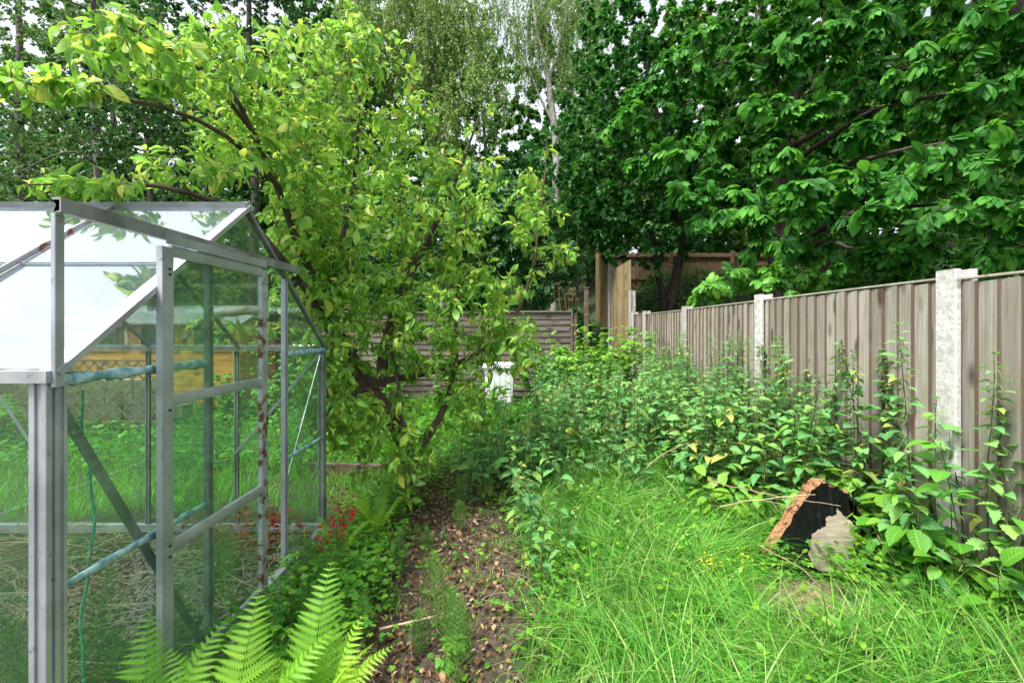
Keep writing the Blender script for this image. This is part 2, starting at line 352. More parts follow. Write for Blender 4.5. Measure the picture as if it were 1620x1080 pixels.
# ------------------------------------------------------------------ leaf templates
I3 = np.eye(3)
def rot(ax, a):
    c, s = cos(a), sin(a)
    return np.array({'x': [[1, 0, 0], [0, c, -s], [0, s, c]], 'y': [[c, 0, s], [0, 1, 0], [-s, 0, c]], 'z': [[c, -s, 0], [s, c, 0], [0, 0, 1]]}[ax])
APPLE = [leaf(1, .46, 6, .42, .9, .45, .75, 0, .25, .15), leaf(1, .40, 6, .4, 1, .7, 1.1, 0, .2, .35), leaf(1, .50, 6, .45, .9, .2, .35, 0, .25, -.25), leaf(1, .42, 6, .42, 1, .95, .7, 0, .2, -.4), leaf(.7, .34, 6, .42, 1, .6, 1.3, 0, .2, .2)]
def palm(n=6, wid=.36, dr=.5, spread=100, k=5):
    base = leaf(1, wid, k, .66, .8, .22, .45, 0, 0)
    ps = []
    for i in range(n):
        a = R(-spread+2*spread*i/(n-1)); s = 1-.38*abs(a)/R(spread)
        ps.append((base, rot('z', a)@rot('y', dr), (0, 0, 0), s))
    return merge(ps)
PALM = [palm(7, .36, .5), palm(6, .40, .75, 95), palm(5, .42, .3, 85)]
PALMLO = [palm(6, .42, .55, 95, 3), palm(5, .45, .35, 85, 3)]
NET = [leaf(1, .60, 12, .3, 1, .25, .35, .16, .22), leaf(1, .52, 12, .28, 1, .4, .6, .16, .25)]
NETLO = [leaf(1, .58, 7, .3, 1, .3, .45, .14, .2)]
def mapleT():
    b = leaf(1, .5, 3, .5, 1, .1, .2)
    return merge([(b, rot('z', a)@rot('y', .1+.15*abs(a)), (0, 0, 0), s) for a, s in ((0, .8), (.9, .65), (-.9, .65))])
MAPLE = [mapleT(), leaf(1, .7, 3, .4, 1, .25, .4)]
SMALL = [leaf(1, .6, 2, .45, 1, .25, .3), leaf(1, .55, 2, .4, 1, .4, .5)]
SLIM = [leaf(1, .4, 2, .4, 1, .2, .4)]
CURR = [merge([(leaf(1, .6, 6, .45, 1, .2, .3, .12), rot('z', a), (.15, 0, 0), s) for a, s in ((0, .85), (.8, .7), (-.8, .7))])]
BROAD = [leaf(1, .62, 8, .35, 1, .2, .45, 0, .15), leaf(1, .7, 8, .35, .9, .3, .25, .04, .2)]
def elderT():
    b = leaf(.62, .24, 3, .4, 1, .2, .3)
    return merge([(b, rot('z', a), (x, 0, 0), 1) for x, a in ((.6, 0), (.5, .9), (.5, -.9), (.15, 1.1), (.15, -1.1))])
ELDER = [elderT()]

def place_leaves(acc, tm, pos, d, sz, rnd, up=(0, 0, 1), upj=.5):
    n = len(pos); w = rng.integers(0, len(tm), n)
    upv = nrm(np.array(up)+rng.normal(0, upj, (n, 3)))
    Rm = frames(d, upv)
    for i, t in enumerate(tm):
        k = w == i; acc.inst(t, Rm[k], pos[k], sz[k], rnd[k])

# ------------------------------------------------------------------ trees
def resample(pts, step):
    pts = np.array(pts, float); seg = np.linalg.norm(np.diff(pts[:, :3], axis=0), axis=1); s = np.r_[0, np.cumsum(seg)]
    n = max(3, int(s[-1]/step)+1); u = np.linspace(0, s[-1], n)
    # Catmull-like smoothing by cubic interpolation of each column
    o = np.stack([np.interp(u, s, pts[:, c]) for c in range(pts.shape[1])], 1)
    for _ in range(2):
        o[1:-1] = .25*o[:-2]+.5*o[1:-1]+.25*o[2:]
    return o

def wobble(o, amp):
    n = len(o); w = np.cumsum(rng.normal(0, amp, (n, 3)), 0); w -= np.linspace(0, 1, n)[:, None]*w[-1]
    o[:, :3] += w; return o

def grow(skel, skr, att, K=6, curve=.25, jit=.03, base_r=.008, tip_r=.0015, bias=(0, 0, 0), maxlen=9):
    nodes = [skel]; nr = [skr]; alln = skel.copy(); allr = skr.copy()
    dist = np.array([np.min(np.linalg.norm(skel-a, axis=1)) for a in att]); order = np.argsort(dist)
    paths = np.zeros((len(att), K, 3)); rads = np.zeros((len(att), K)); t = np.linspace(0, 1, K)[:, None]
    cap = len(skel)+len(att)*(K-2); buf = np.zeros((cap, 3)); br = np.zeros(cap); n = len(skel); buf[:n] = skel; br[:n] = skr
    bias = np.array(bias, float)
    for j, i in enumerate(order):
        a = att[i]; dv = buf[:n]-a; dd = np.sqrt((dv*dv).sum(1)); dd2 = dd+rng.uniform(0, .12)*dd+.35*np.maximum(0, buf[:n, 2]-a[2])
        k = int(np.argmin(dd2)); p0 = buf[k]; L = dd[k]
        mid = (p0+a)/2+rng.normal(0, curve*.5, 3)*L+bias*L*curve
        pth = (1-t)**2*p0+2*t*(1-t)*mid+t*t*a
        pth[1:-1] += rng.normal(0, jit*L/2, (K-2, 3))
        r0 = min(br[k]*.8, base_r*(.5+L*1.2)); r0 = max(r0, tip_r)
        paths[j] = pth; rads[j] = r0+(tip_r-r0)*t[:, 0]
        buf[n:n+K-2] = pth[1:-1]; br[n:n+K-2] = rads[j, 1:-1]; n += K-2
    return paths, rads

def twig_leaves(paths, per, lo=.3, spread=1., fwd=.5, droop=.4):
    n, K, _ = paths.shape; idx = np.repeat(np.arange(n), per); u = U(lo, 1, len(idx))**.8; u[::per] = 1.
    f = u*(K-1); i0 = np.minimum(f.astype(int), K-2); fr = (f-i0)[:, None]
    p = paths[idx, i0]*(1-fr)+paths[idx, i0+1]*fr; tn = nrm(paths[idx, i0+1]-paths[idx, i0])
    side = nrm(rng.normal(0, 1, (len(idx), 3))); side = nrm(side-(side*tn).sum(1, keepdims=True)*tn*.8)
    d = nrm(tn*fwd+side*spread+np.array([0, 0, -droop]))
    return p, d, idx

def blob(c, r, n, shell=.0, flat=None):
    v = nrm(rng.normal(0, 1, (n, 3))); s = (U(shell**3, 1, n)**(1/3))[:, None]
    return np.array(c)+v*s*np.array(r)

def tree(name, label, cat, base, trunks, att, tmpl, lmat, bmat, per=12, size=.08, szj=.3, K=5, twr=.012, tipr=.003, droop=.4, fwd=.5, upj=.5, lo=.3, curve=.25, group=None, sides=8, extra=None, colskew=1., bias=(0, 0, 0), jit=.03, up=(0, 0, 1), spread=1.):
    base = np.array(base, float); t = thing(name, label, cat, base, 0, group)
    tr = M(); sk = []; sr = []
    for tk in trunks:
        o = wobble(resample(tk, .16), .008) if len(tk[0]) == 4 else None
        tr.tubes(o[None, :, :3]-base, o[None, :, 3], sides); sk.append(o[:, :3]); sr.append(o[:, 3])
    sk = np.concatenate(sk); sr = np.concatenate(sr)
    if not isinstance(att, np.ndarray): att = np.concatenate(att)
    paths, rads = grow(sk, sr, att, K, curve, jit, twr, tipr, bias)
    tr.tubes(paths-base, rads, 4); tr.build('trunk', bmat, t)
    p, d, idx = twig_leaves(paths, per, lo, spread, fwd, droop)
    cr = M(); sz = size*U(1-szj, 1+szj, len(p)); rn = np.clip(U(0, 1, len(p))**colskew, .01, .99)
    place_leaves(cr, tmpl, p-base, d, sz, rn, up=up, upj=upj)
    cr.build('crown', lmat, t)
    return t, paths

# ------------------------------------------------------------------ ground
def axis(lo, hi, near, n):
    s = np.linspace(-1, 1, n); a = np.sinh(s*4.2)/math.sinh(4.2)
    return np.where(a < 0, -a*lo, a*hi)+near
gx = axis(-140, 140, .5, 260); gy = axis(-60, 220, 3.5, 280)
X, Y = np.meshgrid(gx, gy); Z = hgt(X, Y)
nx = len(gx); ii = np.arange(len(gy)-1)[:, None]*nx+np.arange(nx-1)[None]
m = M(); m.raw(np.stack([X, Y, Z], -1), np.stack([ii, ii+1, ii+nx+1, ii+nx], -1)); tag(m.build('ground', MT['soil']), kind='structure')

def path_w(y):      # centre and half width of the trodden path
    return -.36-.09*(y-1.9)+.05*np.sin(y*3), .47+.06*np.sin(y*2.3+1)-.12*sm(3.6, 4.2, y)
ys = np.linspace(.6, 4.1, 60); ss = np.linspace(-1, 1, 16)
c, hw = path_w(ys); e = 1+.13*np.sin(ys*11)+.08*np.sin(ys*23+1)
PX = c[:, None]+ss[None]*(hw*e)[:, None]; PY = np.repeat(ys[:, None], 16, 1)
m = M(); ii = np.arange(59)[:, None]*16+np.arange(15)[None]
m.raw(np.stack([PX, PY, hgt(PX, PY)+.006], -1), np.stack([ii, ii+1, ii+17, ii+16], -1)); tag(m.build('path', MT['path']), kind='structure')

# ------------------------------------------------------------------ right hand fence
FX = 2.47
POSTS = [.59, 2.52, 4.45, 6.38, 8.31, 9.12]
fn = thing('garden_fence', 'tall weathered board fence with pale concrete posts behind the nettles on the right', 'fence', (FX, 2.5, 0))
def loc(m, o): 
    for i in range(len(m.v)): m.v[i] = m.v[i]-np.array(o.location)
    return m
for i, y in enumerate(POSTS):
    z0 = float(hgt(FX, y))-.3; zt = 1.815+(.01*((i*7) % 3)); m = M()
    # H-shaped concrete post: two flanges joined by a web, slightly chamfered
    for xa in (FX-.055, FX+.035):
        m.extr([(-.010, -.062), (.010, -.062), (.018, -.054), (.018, .054), (.010, .062), (-.010, .062), (-.018, .054), (-.018, -.054)], (xa, y, z0), (xa, y, zt), (1, 0, 0), .5)
    m.box((FX-.038, y-.018, z0), (FX+.018, y+.018, zt-.004))
    loc(m, fn).build('post', MT['paint'] if i in (1, 2) else MT['concrete'], fn, smooth=False)
for i in range(5):
    a, b = POSTS[i]+.022, POSTS[i+1]-.022; zt = 1.765+.008*((i*5) % 3); m = M(); nb = int(round((b-a)/.108)); pt = (b-a)/nb
    for k in range(nb):
        y0 = a+k*pt; y1 = y0+pt+.022; z1 = zt-.012+U(-.006, .004); x = FX-.012+U(-.003, .003); r = U(0, 1)
        if k == nb-1: y1 = b
        dk = U(-.005, .004)
        m.raw([(x-.030+dk, y0, .12), (x+.012, y0, .12), (x-.030+dk, y0, z1), (x+.012, y0, z1), (x-.008, y1, .12), (x+.006, y1, .12), (x-.008, y1, z1), (x+.006, y1, z1)],
              [(0, 2, 6, 4), (1, 5, 7, 3), (4, 6, 7, 5), (2, 3, 7, 6), (0, 4, 5, 1)], rnd=r)
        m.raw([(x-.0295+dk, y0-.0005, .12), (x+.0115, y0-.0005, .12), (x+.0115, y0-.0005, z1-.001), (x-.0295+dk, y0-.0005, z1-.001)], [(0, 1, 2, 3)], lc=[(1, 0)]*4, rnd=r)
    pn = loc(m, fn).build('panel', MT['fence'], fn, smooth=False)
    m = M(); m.bar((FX-.012, a, zt+.004), (FX-.012, b, zt+.004+U(-.004, .004)), .012, .05, (0, 0, 1), .9)
    cp = loc(m, fn).build('capping', MT['fence'], pn, smooth=False)
    m = M(); m.box((FX-.026, a, -.1), (FX+.018, b, .118)); loc(m, fn).build('gravel_board', MT['concrete'], fn, smooth=False)

# raised stepped fence beyond it
rf = thing('stepped_fence', 'tan fence of two tall panels stepping up the bank beyond the garden fence', 'fence', (2.47, 9.4, .6))
for (y0, y1, zb, zt) in ((9.46, 11.28, .85, 2.93), (11.42, 13.3, 1.5, 3.62)):
    m = M(); nb = 18; pt = (y1-y0)/nb
    for k in range(nb):
        a = y0+k*pt; r = U(0, 1); x = 2.46
        m.raw([(x-.024, a, zb), (x+.012, a, zb), (x-.024, a, zt), (x+.012, a, zt), (x-.004, a+pt+.015, zb), (x+.006, a+pt+.015, zb), (x-.004, a+pt+.015, zt), (x+.006, a+pt+.015, zt)],
              [(0, 2, 6, 4), (1, 5, 7, 3), (4, 6, 7, 5), (0, 1, 3, 2), (2, 3, 7, 6), (0, 4, 5, 1)], rnd=r)
    loc(m, rf).build('panel', MT['newfence'], rf, smooth=False)
for (y, zb, zt) in ((9.33, .2, 2.28), (11.35, .8, 3.12)):
    m = M()
    for xa in (2.42, 2.505): m.bar((xa, y, zb), (xa, y, zt), .035, .1, (1, 0, 0))
    m.box((2.435, y-.02, zb), (2.49, y+.02, zt-.003)); loc(m, rf).build('post', MT['concrete'], rf, smooth=False)

# far boarded fence on the bank
ff = thing('boarded_fence', 'brown vertical board fence in the shade at the back of the bank', 'fence', (5, 13.7, 2.2))
m = M(); x = 2.52
while x < 10.5:
    w = .12+U(-.01, .01); zt = 3.78+U(-.015, .015); m.box((x, 13.7, 1.7), (x+w-.006, 13.72, zt), U(0, 1)); x += w
loc(m, ff).build('board_panel', MT['darkfence'], ff, smooth=False)
for z in (2.35, 3.0, 3.68):
    m = M(); m.bar((2.5, 13.675, z), (10.5, 13.675, z), .07, .045, (0, 0, 1), .3); loc(m, ff).build('rail', MT['darkfence'], ff, smooth=False)
for x in (2.9, 4.75, 6.6, 8.45):
    m = M(); m.bar((x, 13.60, 1.6), (x, 13.60, 3.82), .1, .1, (1, 0, 0), .05); loc(m, ff).build('post', MT['darkfence'], ff, smooth=False)

# old overlap fence along the bottom of the garden
lf = thing('lap_fence', 'low weathered grey brown overlap fence behind the leafy apple tree', 'fence', (-1.5, 9.6, 0))
xs = [-6.3, -4.4, -2.5, -.6, 1.33]
for k in range(4):
    m = M(); x0, x1 = xs[k]+.05, xs[k+1]-.05; zt = 1.84+.02*(k % 2); nseg = 14
    for j in range(14):
        z1 = zt-j*.125; z0 = z1-.15; xx = np.linspace(x0, x1, nseg); zz = z0+.006*np.sin(xx*(4+2*U(0, 1))+j*2.3)+U(-.004, .004, nseg); r = U(0, 1)
        v = []
        for a, zl in zip(xx, zz): v += [(a, 9.585, zl), (a, 9.61, z1), (a, 9.60, zl), (a, 9.62, z1)]
        q = []
        for s in range(nseg-1):
            b = s*4; q += [(b, b+4, b+5, b+1), (b+2, b+3, b+7, b+6), (b, b+2, b+6, b+4), (b+1, b+5, b+7, b+3)]
        m.raw(v, q, rnd=r)
    pn = loc(m, lf).build('panel', MT['oldfence'], lf, smooth=False)
    m = M(); m.bar((x0, 9.58, zt), (x1, 9.58, zt), .04, .05, (0, 0, 1), .8)
    for a in (x0+.02, x1-.02): m.bar((a, 9.575, .05), (a, 9.575, zt-.02), .04, .03, (1, 0, 0), .8)
    loc(m, lf).build('panel_frame', MT['oldfence'], pn, smooth=False)
for x in xs:
    m = M(); m.bar((x, 9.62, -.2), (x, 9.62, 1.78), .08, .08, (1, 0, 0), .1); loc(m, lf).build('post', MT['sleeper'], lf, smooth=False)
m = M(); m.bar((0, 0, -.5), (0, 0, 2.30), .09, .09, (1, 0, 0)); m.extr([(-.055, -.055), (.055, -.055), (.055, .055), (-.055, .055)], (0, 0, 2.302), (0, 0, 2.33), (1, 0, 0))
o = m.build('wooden_post', MT['sleeper'], smooth=False); o.location = (1.57, 9.6, 0.05)
tag(o, 'lone square wooden post with flat cap just past the end of the lap fence', 'post')

# ------------------------------------------------------------------ greenhouse
GX, Y1, Y2, YR, ZB, ZE, ZR = -1.31, 1.29, 3.19, 2.24, .13, 1.365, 2.10
BAY = .62; NB = 4; GL = GX-BAY*NB
gh = thing('greenhouse', 'small aluminium greenhouse with dirty glass and a half open sliding door', 'greenhouse', (GX, YR, 0))
def part(m, name, mat, parent=None, smooth=False):
    o = loc(m, gh).build(name, MT[mat], parent or gh, smooth); return o
chan = lambda w, h, l=.004: [(-w/2, -h/2), (-w*.2, -h/2), (-w*.2, -h/2+l*1.5), (w*.2, -h/2+l*1.5), (w*.2, -h/2), (w/2, -h/2), (w/2, h/2), (-w/2, h/2)]
def ch(p0, p1, w, h, side, name='bar', mat='alu', parent=None):
    m = M(); m.extr(chan(w, h), p0, p1, side); return part(m, name, mat, parent)
# corner posts
for x, y, sx, sy in ((GX, Y1, 1, -1), (GX, Y2, 1, 1), (GL, Y1, -1, -1), (GL, Y2, -1, 1)):
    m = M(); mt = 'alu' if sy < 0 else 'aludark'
    m.extr(chan(.052, .016), (x-sx*.026, y, ZB), (x-sx*.026, y, ZE-.012), (1, 0, 0))
    m.extr(chan(.034, .014), (x, y-sy*.027, ZB), (x, y-sy*.027, ZE-.012), (0, 1, 0))
    m.bar((x-sx*.004, y+sy*.006, ZB), (x-sx*.004, y+sy*.006, ZE-.012), .016, .016, (1, 0, 0))
    part(m, 'corner_post', mt)
# base rails and eaves rails, ridge
for y in (Y1, Y2):
    ch((GL, y, ZB-.02), (GX, y, ZB-.02), .05, .04, (0, 0, 1), 'base_rail')
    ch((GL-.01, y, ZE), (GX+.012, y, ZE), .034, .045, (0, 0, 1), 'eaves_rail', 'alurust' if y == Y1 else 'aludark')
for x in (GX, GL):
    ch((x, Y1, ZB-.021), (x, Y2, ZB-.021), .05, .035, (0, 0, 1), 'base_rail')
m = M(); m.extr([(-.02, -.03), (.006, -.045), (.006, -.03), (.016, -.01), (.016, .01), (.006, .03), (.006, .045), (-.02, .03)], (GL-.01, YR, ZR+.005), (GX+.018, YR, ZR+.005), (0, 0, 1)); part(m, 'ridge_bar', 'alu')
# rafters / glazing bars
nn = nrm(np.array([0, -(ZR-ZE), (YR-Y1)])); nf = nn*np.array([1, -1, 1])
for i in range(NB+1):
    x = GX-i*BAY
    for y, nv in ((Y1, nn), (Y2, nf)):
        if i in (0, NB):
            m = M(); p0 = np.array([x, y, ZE+.01]); p1 = np.array([x, YR, ZR])
            t = nrm(p1-p0)
            sg = 1 if i == 0 else -1
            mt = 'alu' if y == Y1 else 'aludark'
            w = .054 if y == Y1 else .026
            m.extr([(-w/2, -.009), (-w*.34, -.009), (-w*.30, .002), (-.03*w, .002), (.0, .010), (.12*w, .010), (.2*w, .001), (w/2, .001), (w/2, .014), (-w/2, -.001+.015)] if False else
                   [(-w/2, -.012), (w/2, -.012), (w/2, .008), (w*.3, .008), (w*.26, .001), (-w*.05, .001), (-w*.1, .008), (-w/2, .008)], p0-nv*.004, p1-nv*.004, (sg, 0, 0))
            part(m, 'rafter', mt)
        else:
            m = M(); p0 = np.array([x, y, ZE+.01]); p1 = np.array([x, YR, ZR-.01])
            m.extr([(-.014, 0), (.014, 0), (.014, .004), (.003, .004), (.003, .022), (-.003, .022), (-.003, .004), (-.014, .004)], p0+nv*.008, p1+nv*.008, (1, 0, 0) if y == Y2 else (-1, 0, 0))
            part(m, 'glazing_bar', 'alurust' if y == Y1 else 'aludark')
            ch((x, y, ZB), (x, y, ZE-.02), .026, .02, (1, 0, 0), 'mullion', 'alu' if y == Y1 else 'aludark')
# gable end: jambs, post over the near corner, track
JN, JF = 1.965, 2.62
zr = lambda y: ZE+(ZR-ZE)*(1-abs(y-YR)/(YR-Y1))
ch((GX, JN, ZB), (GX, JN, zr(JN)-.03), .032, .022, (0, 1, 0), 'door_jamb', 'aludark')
ch((GX, JF, ZB), (GX, JF, zr(JF)-.02), .034, .024, (0, 1, 0), 'door_jamb', 'alu')
TX = GX+.034
m = M(); m.bar((GX+.016, Y1+.006, ZE-.03), (GX+.016, Y1+.006, 1.826), .014, .028, (1, 0, 0)); part(m, 'track_post', 'alu')
m = M(); m.extr([(-.021, -.010), (-.016, -.010), (-.016, .008), (.014, .008), (.014, -.014), (.021, -.014), (.021, .012), (-.021, .012)], (TX, Y1-.015, 1.848), (TX, 2.70, 1.848), (0, 0, 1)); part(m, 'door_track', 'aludark')
# diagonal braces
def brace(p0, p1, w, mat): m = M(); m.extr([(-w/2, -.003), (w/2, -.003), (w/2, .003), (w*.1, .003), (w*.1, .006), (-w*.1, .006), (-w*.1, .003), (-w/2, .003)], p0, p1, np.cross(np.array(p1)-np.array(p0), (1, 0, 0) if abs(p0[0]-p1[0]) < .01 else (0, 1, 0))); part(m, 'brace', mat)
brace((GX-.02, Y1+.02, ZE-.04), (GX-.02, JN-.01, ZB+.02), .032, 'aludark')
brace((GX-.02, JF+.02, ZB+.4), (GX-.02, Y2-.03, ZE-.05), .016, 'alu')
brace((GL+.02, JN-.01, ZB+.02), (GL+.02, Y1+.02, ZE-.04), .026, 'alu')
brace((GX-BAY, Y2-.02, ZB+.5), (GX-.03, Y2-.02, ZE-.04), .018, 'alu')
brace((GL+.03, Y2-.02, ZE-.05), (GL+BAY, Y2-.02, ZB+.3), .02, 'alu')
for x in (GL,):
    ch((x, JN, ZB), (x, JN, zr(JN)-.03), .03, .02, (0, 1, 0), 'mullion', 'aludark')
    ch((x, JF, ZB), (x, JF, zr(JF)-.03), .03, .02, (0, 1, 0), 'mullion', 'aludark')
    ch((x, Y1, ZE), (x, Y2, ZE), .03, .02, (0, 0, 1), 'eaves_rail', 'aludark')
# panes
def pane(pts, ax, mat='glass', th=.004):
    m = M(); poly_slab(m, pts, ax, th); part(m, 'pane', mat)
ZM = .745
for x in (GX-.004, GL):
    for a, b in ((Y1+.02, JN-.012), (JF+.012, Y2-.02)):
        pane([(x, a, ZB+.01), (x, b, ZB+.01), (x, b, ZM), (x, a, ZM)], (1, 0, 0))
        pane([(x-.005, a, ZM-.012), (x-.005, b, ZM-.012), (x-.005, b, ZE-.003), (x-.005, a, ZE-.003)], (1, 0, 0))
    pane([(x, Y1+.03, ZE+.004), (x, JN-.012, ZE+.004), (x, JN-.012, zr(JN)-.025), (x, Y1+.05, ZE+.02)], (1, 0, 0))
    pane([(x, JF+.012, ZE+.004), (x, Y2-.03, ZE+.004), (x, Y2-.05, ZE+.02), (x, JF+.012, zr(JF)-.02)], (1, 0, 0))
    pane([(x, JN+.012, 1.81), (x, JF-.012, zr(JF)-.02 if zr(JF)-.02 > 1.8 else 1.79), (x, YR, ZR-.02), (x, JN+.012, zr(JN)-.02)], (1, 0, 0))
for i in range(NB):
    xa, xb = GX-i*BAY-.016, GX-(i+1)*BAY+.016
    for y in (Y1, Y2):
        pane([(xa, y, ZB+.01), (xb, y, ZB+.01), (xb, y, ZM), (xa, y, ZM)], (0, 1, 0))
        pane([(xa, y+.005, ZM-.012), (xb, y+.005, ZM-.012), (xb, y+.005, ZE-.02), (xa, y+.005, ZE-.02)], (0, 1, 0))
    for yy, nv in ((Y1, nn), (Y2, nf)):
        pts = lambda t: (lambda y: (y, zr(y)))(yy+(YR-yy)*t)
        for t0, t1, off in ((.02, .53, .004), (.51, .985, .009)):
            (ya, za), (yb, zb) = pts(t0), pts(t1)
            q = np.array([(xa, ya, za), (xb, ya, za), (xb, yb, zb), (xa, yb, zb)])+nv*off
            pane(q, nv, 'roofglass' if yy == Y1 else 'glass')
# dark lap line and sealant strips
(yl, zl) = (Y1+(YR-Y1)*.52, zr(Y1+(YR-Y1)*.52))
m = M(); m.bar(np.array([GL, yl, zl])+nn*.014, np.array([GX-.03, yl, zl])+nn*.014, .006, .003, (0, 1, 0)); part(m, 'lap_strip', 'aludark')
def sealant(p0, p1, w, seed):
    r = np.random.default_rng(seed); n = 40; t = np.linspace(0, 1, n)[:, None]; p = np.array(p0)*(1-t)+np.array(p1)*t
    m = M(); hw_ = w*(.45+.25*np.abs(np.sin(t[:, 0]*11+seed))+r.uniform(-.1, .12, n)); up_ = np.array([[0, 0, 1.]]); ox = np.array([[.0035, 0, 0]])
    ring = np.stack([p-up_*hw_[:, None]-ox, p-up_*hw_[:, None]*.7+ox, p+up_*hw_[:, None]*.6+ox, p+up_*hw_[:, None]*.9-ox], 1); b_ = np.arange(n-1)[:, None]*4; j_ = np.arange(4)[None]
    m.raw(ring.reshape(-1, 3), np.stack([b_+j_, b_+(j_+1) % 4, b_+4+(j_+1) % 4, b_+4+j_], -1)); part(m, 'sealant', 'seal', smooth=True)
sealant((GX+.004, Y1+.02, ZE-.012), (GX+.004, JN-.01, ZE-.012), .030, 1)
sealant((GX-.006, Y1+.02, ZM), (GX-.006, JN-.01, ZM), .024, 2)
sealant((GX+.004, JF+.02, ZE-.012), (GX+.004, Y2-.02, ZE-.012), .024, 4)
sealant((GX-.006, JF+.02, ZM), (GX-.006, Y2-.02, ZM), .020, 5)
# the door
D0, D1, DX, DB, DT = 1.642, 2.358, GX+.036, .15, 1.80
dr = thing('door', None, None); dr.parent = gh; del_ = None
dr['label'] = 'aluminium framed sliding door pushed half open'
for a, b in ((D0+.006, D0+.052), (D1-.052, D1-.006)):
    m = M(); m.extr([(-.0275, -.011), (.0275, -.011), (.0275, .011), (.014, .011), (.012, .006), (-.012, .006), (-.014, .011), (-.0275, .011)], (DX, (a+b)/2, DB), (DX, (a+b)/2, DT), (0, 1, 0))
    part(m, 'door_stile', 'alu' if a < 2 else 'alurust', dr)
for z, h in ((DB+.02, .04), (.685, .044), (1.232, .042), (1.79, .044)):
    m = M(); m.extr([(-h/2, -.009), (h/2, -.009), (h/2, .006), (h*.2, .009), (-h*.2, .009), (-h/2, .006), (-h/2, .002), (-h/2, -.005)], (DX, D0+.055, z), (DX, D1-.055, z), (0, 0, 1)); part(m, 'door_rail', 'alu', dr)
for za, zb in ((DB+.04, .66), (.712, 1.208), (1.258, 1.766)):
    m = M(); poly_slab(m, [(DX-.004, D0+.053, za), (DX-.004, D1-.053, za), (DX-.004, D1-.053, zb), (DX-.004, D0+.053, zb)], (1, 0, 0), .004); part(m, 'door_pane', 'glass', dr)
m = M()
for z in (1.72, 1.70, 1.20, .70, .66): m.tubes(np.array([[(DX+.006, D0+.036, z), (DX+.016, D0+.036, z)]]), .005, 6)
part(m, 'screw', 'bark', dr)
# door shoes under the track
m = M(); m.bar((TX+.014, D0+.02, 1.83), (TX+.014, D1-.02, 1.83), .036, .004, (0, 0, 1)); part(m, 'door_header', 'alu', dr)
# green twine
n = 60; zz = np.linspace(.05, 1.30, n); px = np.stack([-1.40+.012*np.sin(zz*9)+.004*np.sin(zz*31), 1.50+.01*np.cos(zz*7), zz], 1)
m = M(); a = np.linspace(0, 90, n)
for ph in (0, 2.1, 4.2):
    m.tubes((px+.0028*np.stack([np.cos(a*1.4+ph), np.sin(a*1.4+ph), 0*a], 1))[None], .0028, 5)
tag(m.build('twine', MT['rope']), 'thick green twine hanging down inside the greenhouse behind the near corner glass', 'twine')

# base kerb below the gable of the greenhouse
m = M()
for k in range(4):
    m.box((GX-.06+U(-.004, .004), 1.0+k*.57, -.05), (GX+.055, 1.55+k*.57, ZB-.046), U(0, 1))
o = m.build('greenhouse_plinth', MT['concrete'], smooth=False); tag(o, 'low concrete plinth blocks under the door side of the greenhouse', 'plinth')

# ------------------------------------------------------------------ shed, trellis, wall beyond the greenhouse
sx0, sx1, sy0, sy1 = -7.9, -4.9, 8.2, 9.4; sb = .1
sh = thing('garden_shed', 'small orange timber shed with a grey felt roof seen through the greenhouse', 'shed', ((sx0+sx1)/2, 8.8, sb))
m = M()
for j in range(13):
    z = sb+.05+j*.115
    for (a, b, c, d) in ((sx0, sy0-.012, sx1, sy0), (sx1, sy0, sx1+.012, sy1), (sx0, sy1, sx1, sy1+.012), (sx0-.012, sy0, sx0, sy1)):
        m.box((a, b, z), (c, d, z+.111), U(0, 1))
loc(m, sh).build('wall', MT['shed'], sh, smooth=False)
m = M(); m.box((sx0+.01, sy0+.01, sb), (sx1-.01, sy1-.01, sb+1.5)); loc(m, sh).build('floor_and_frame', MT['shed'], sh, smooth=False)
m = M()
v = [(sx0-.15, sy0-.18, 1.60), (sx1+.15, sy0-.18, 1.60), (sx1+.15, 8.8, 1.95), (sx0-.15, 8.8, 1.95), (sx0-.15, sy1+.18, 1.60), (sx1+.15, sy1+.18, 1.60)]
v += [(a, b, c-.03) for a, b, c in v]
m.raw(v, [(0, 1, 2, 3), (3, 2, 5, 4), (6, 9, 8, 7), (9, 10, 11, 8), (0, 6, 7, 1), (4, 5, 11, 10), (1, 7, 8, 2), (2, 8, 11, 5), (0, 3, 9, 6), (3, 4, 10, 9)])
loc(m, sh).build('roof', MT['felt'], sh, smooth=False)
for xw in (-7.6, -6.7, -5.75):
    m = M()
    for (a, b, c, d) in ((xw, 1.1, xw+.04, 1.57), (xw+.66, 1.1, xw+.70, 1.57), (xw+.04, 1.53, xw+.66, 1.57), (xw+.04, 1.1, xw+.66, 1.14)): m.box((a, sy0-.04, b), (c, sy0-.014, d), .9)
    w = loc(m, sh).build('window', MT['shed'], sh, smooth=False)
    m = M(); m.box((xw+.04, sy0-.024, 1.14), (xw+.66, sy0-.016, 1.53)); loc(m, sh).build('glass', MT['darkglass'], w, smooth=False)
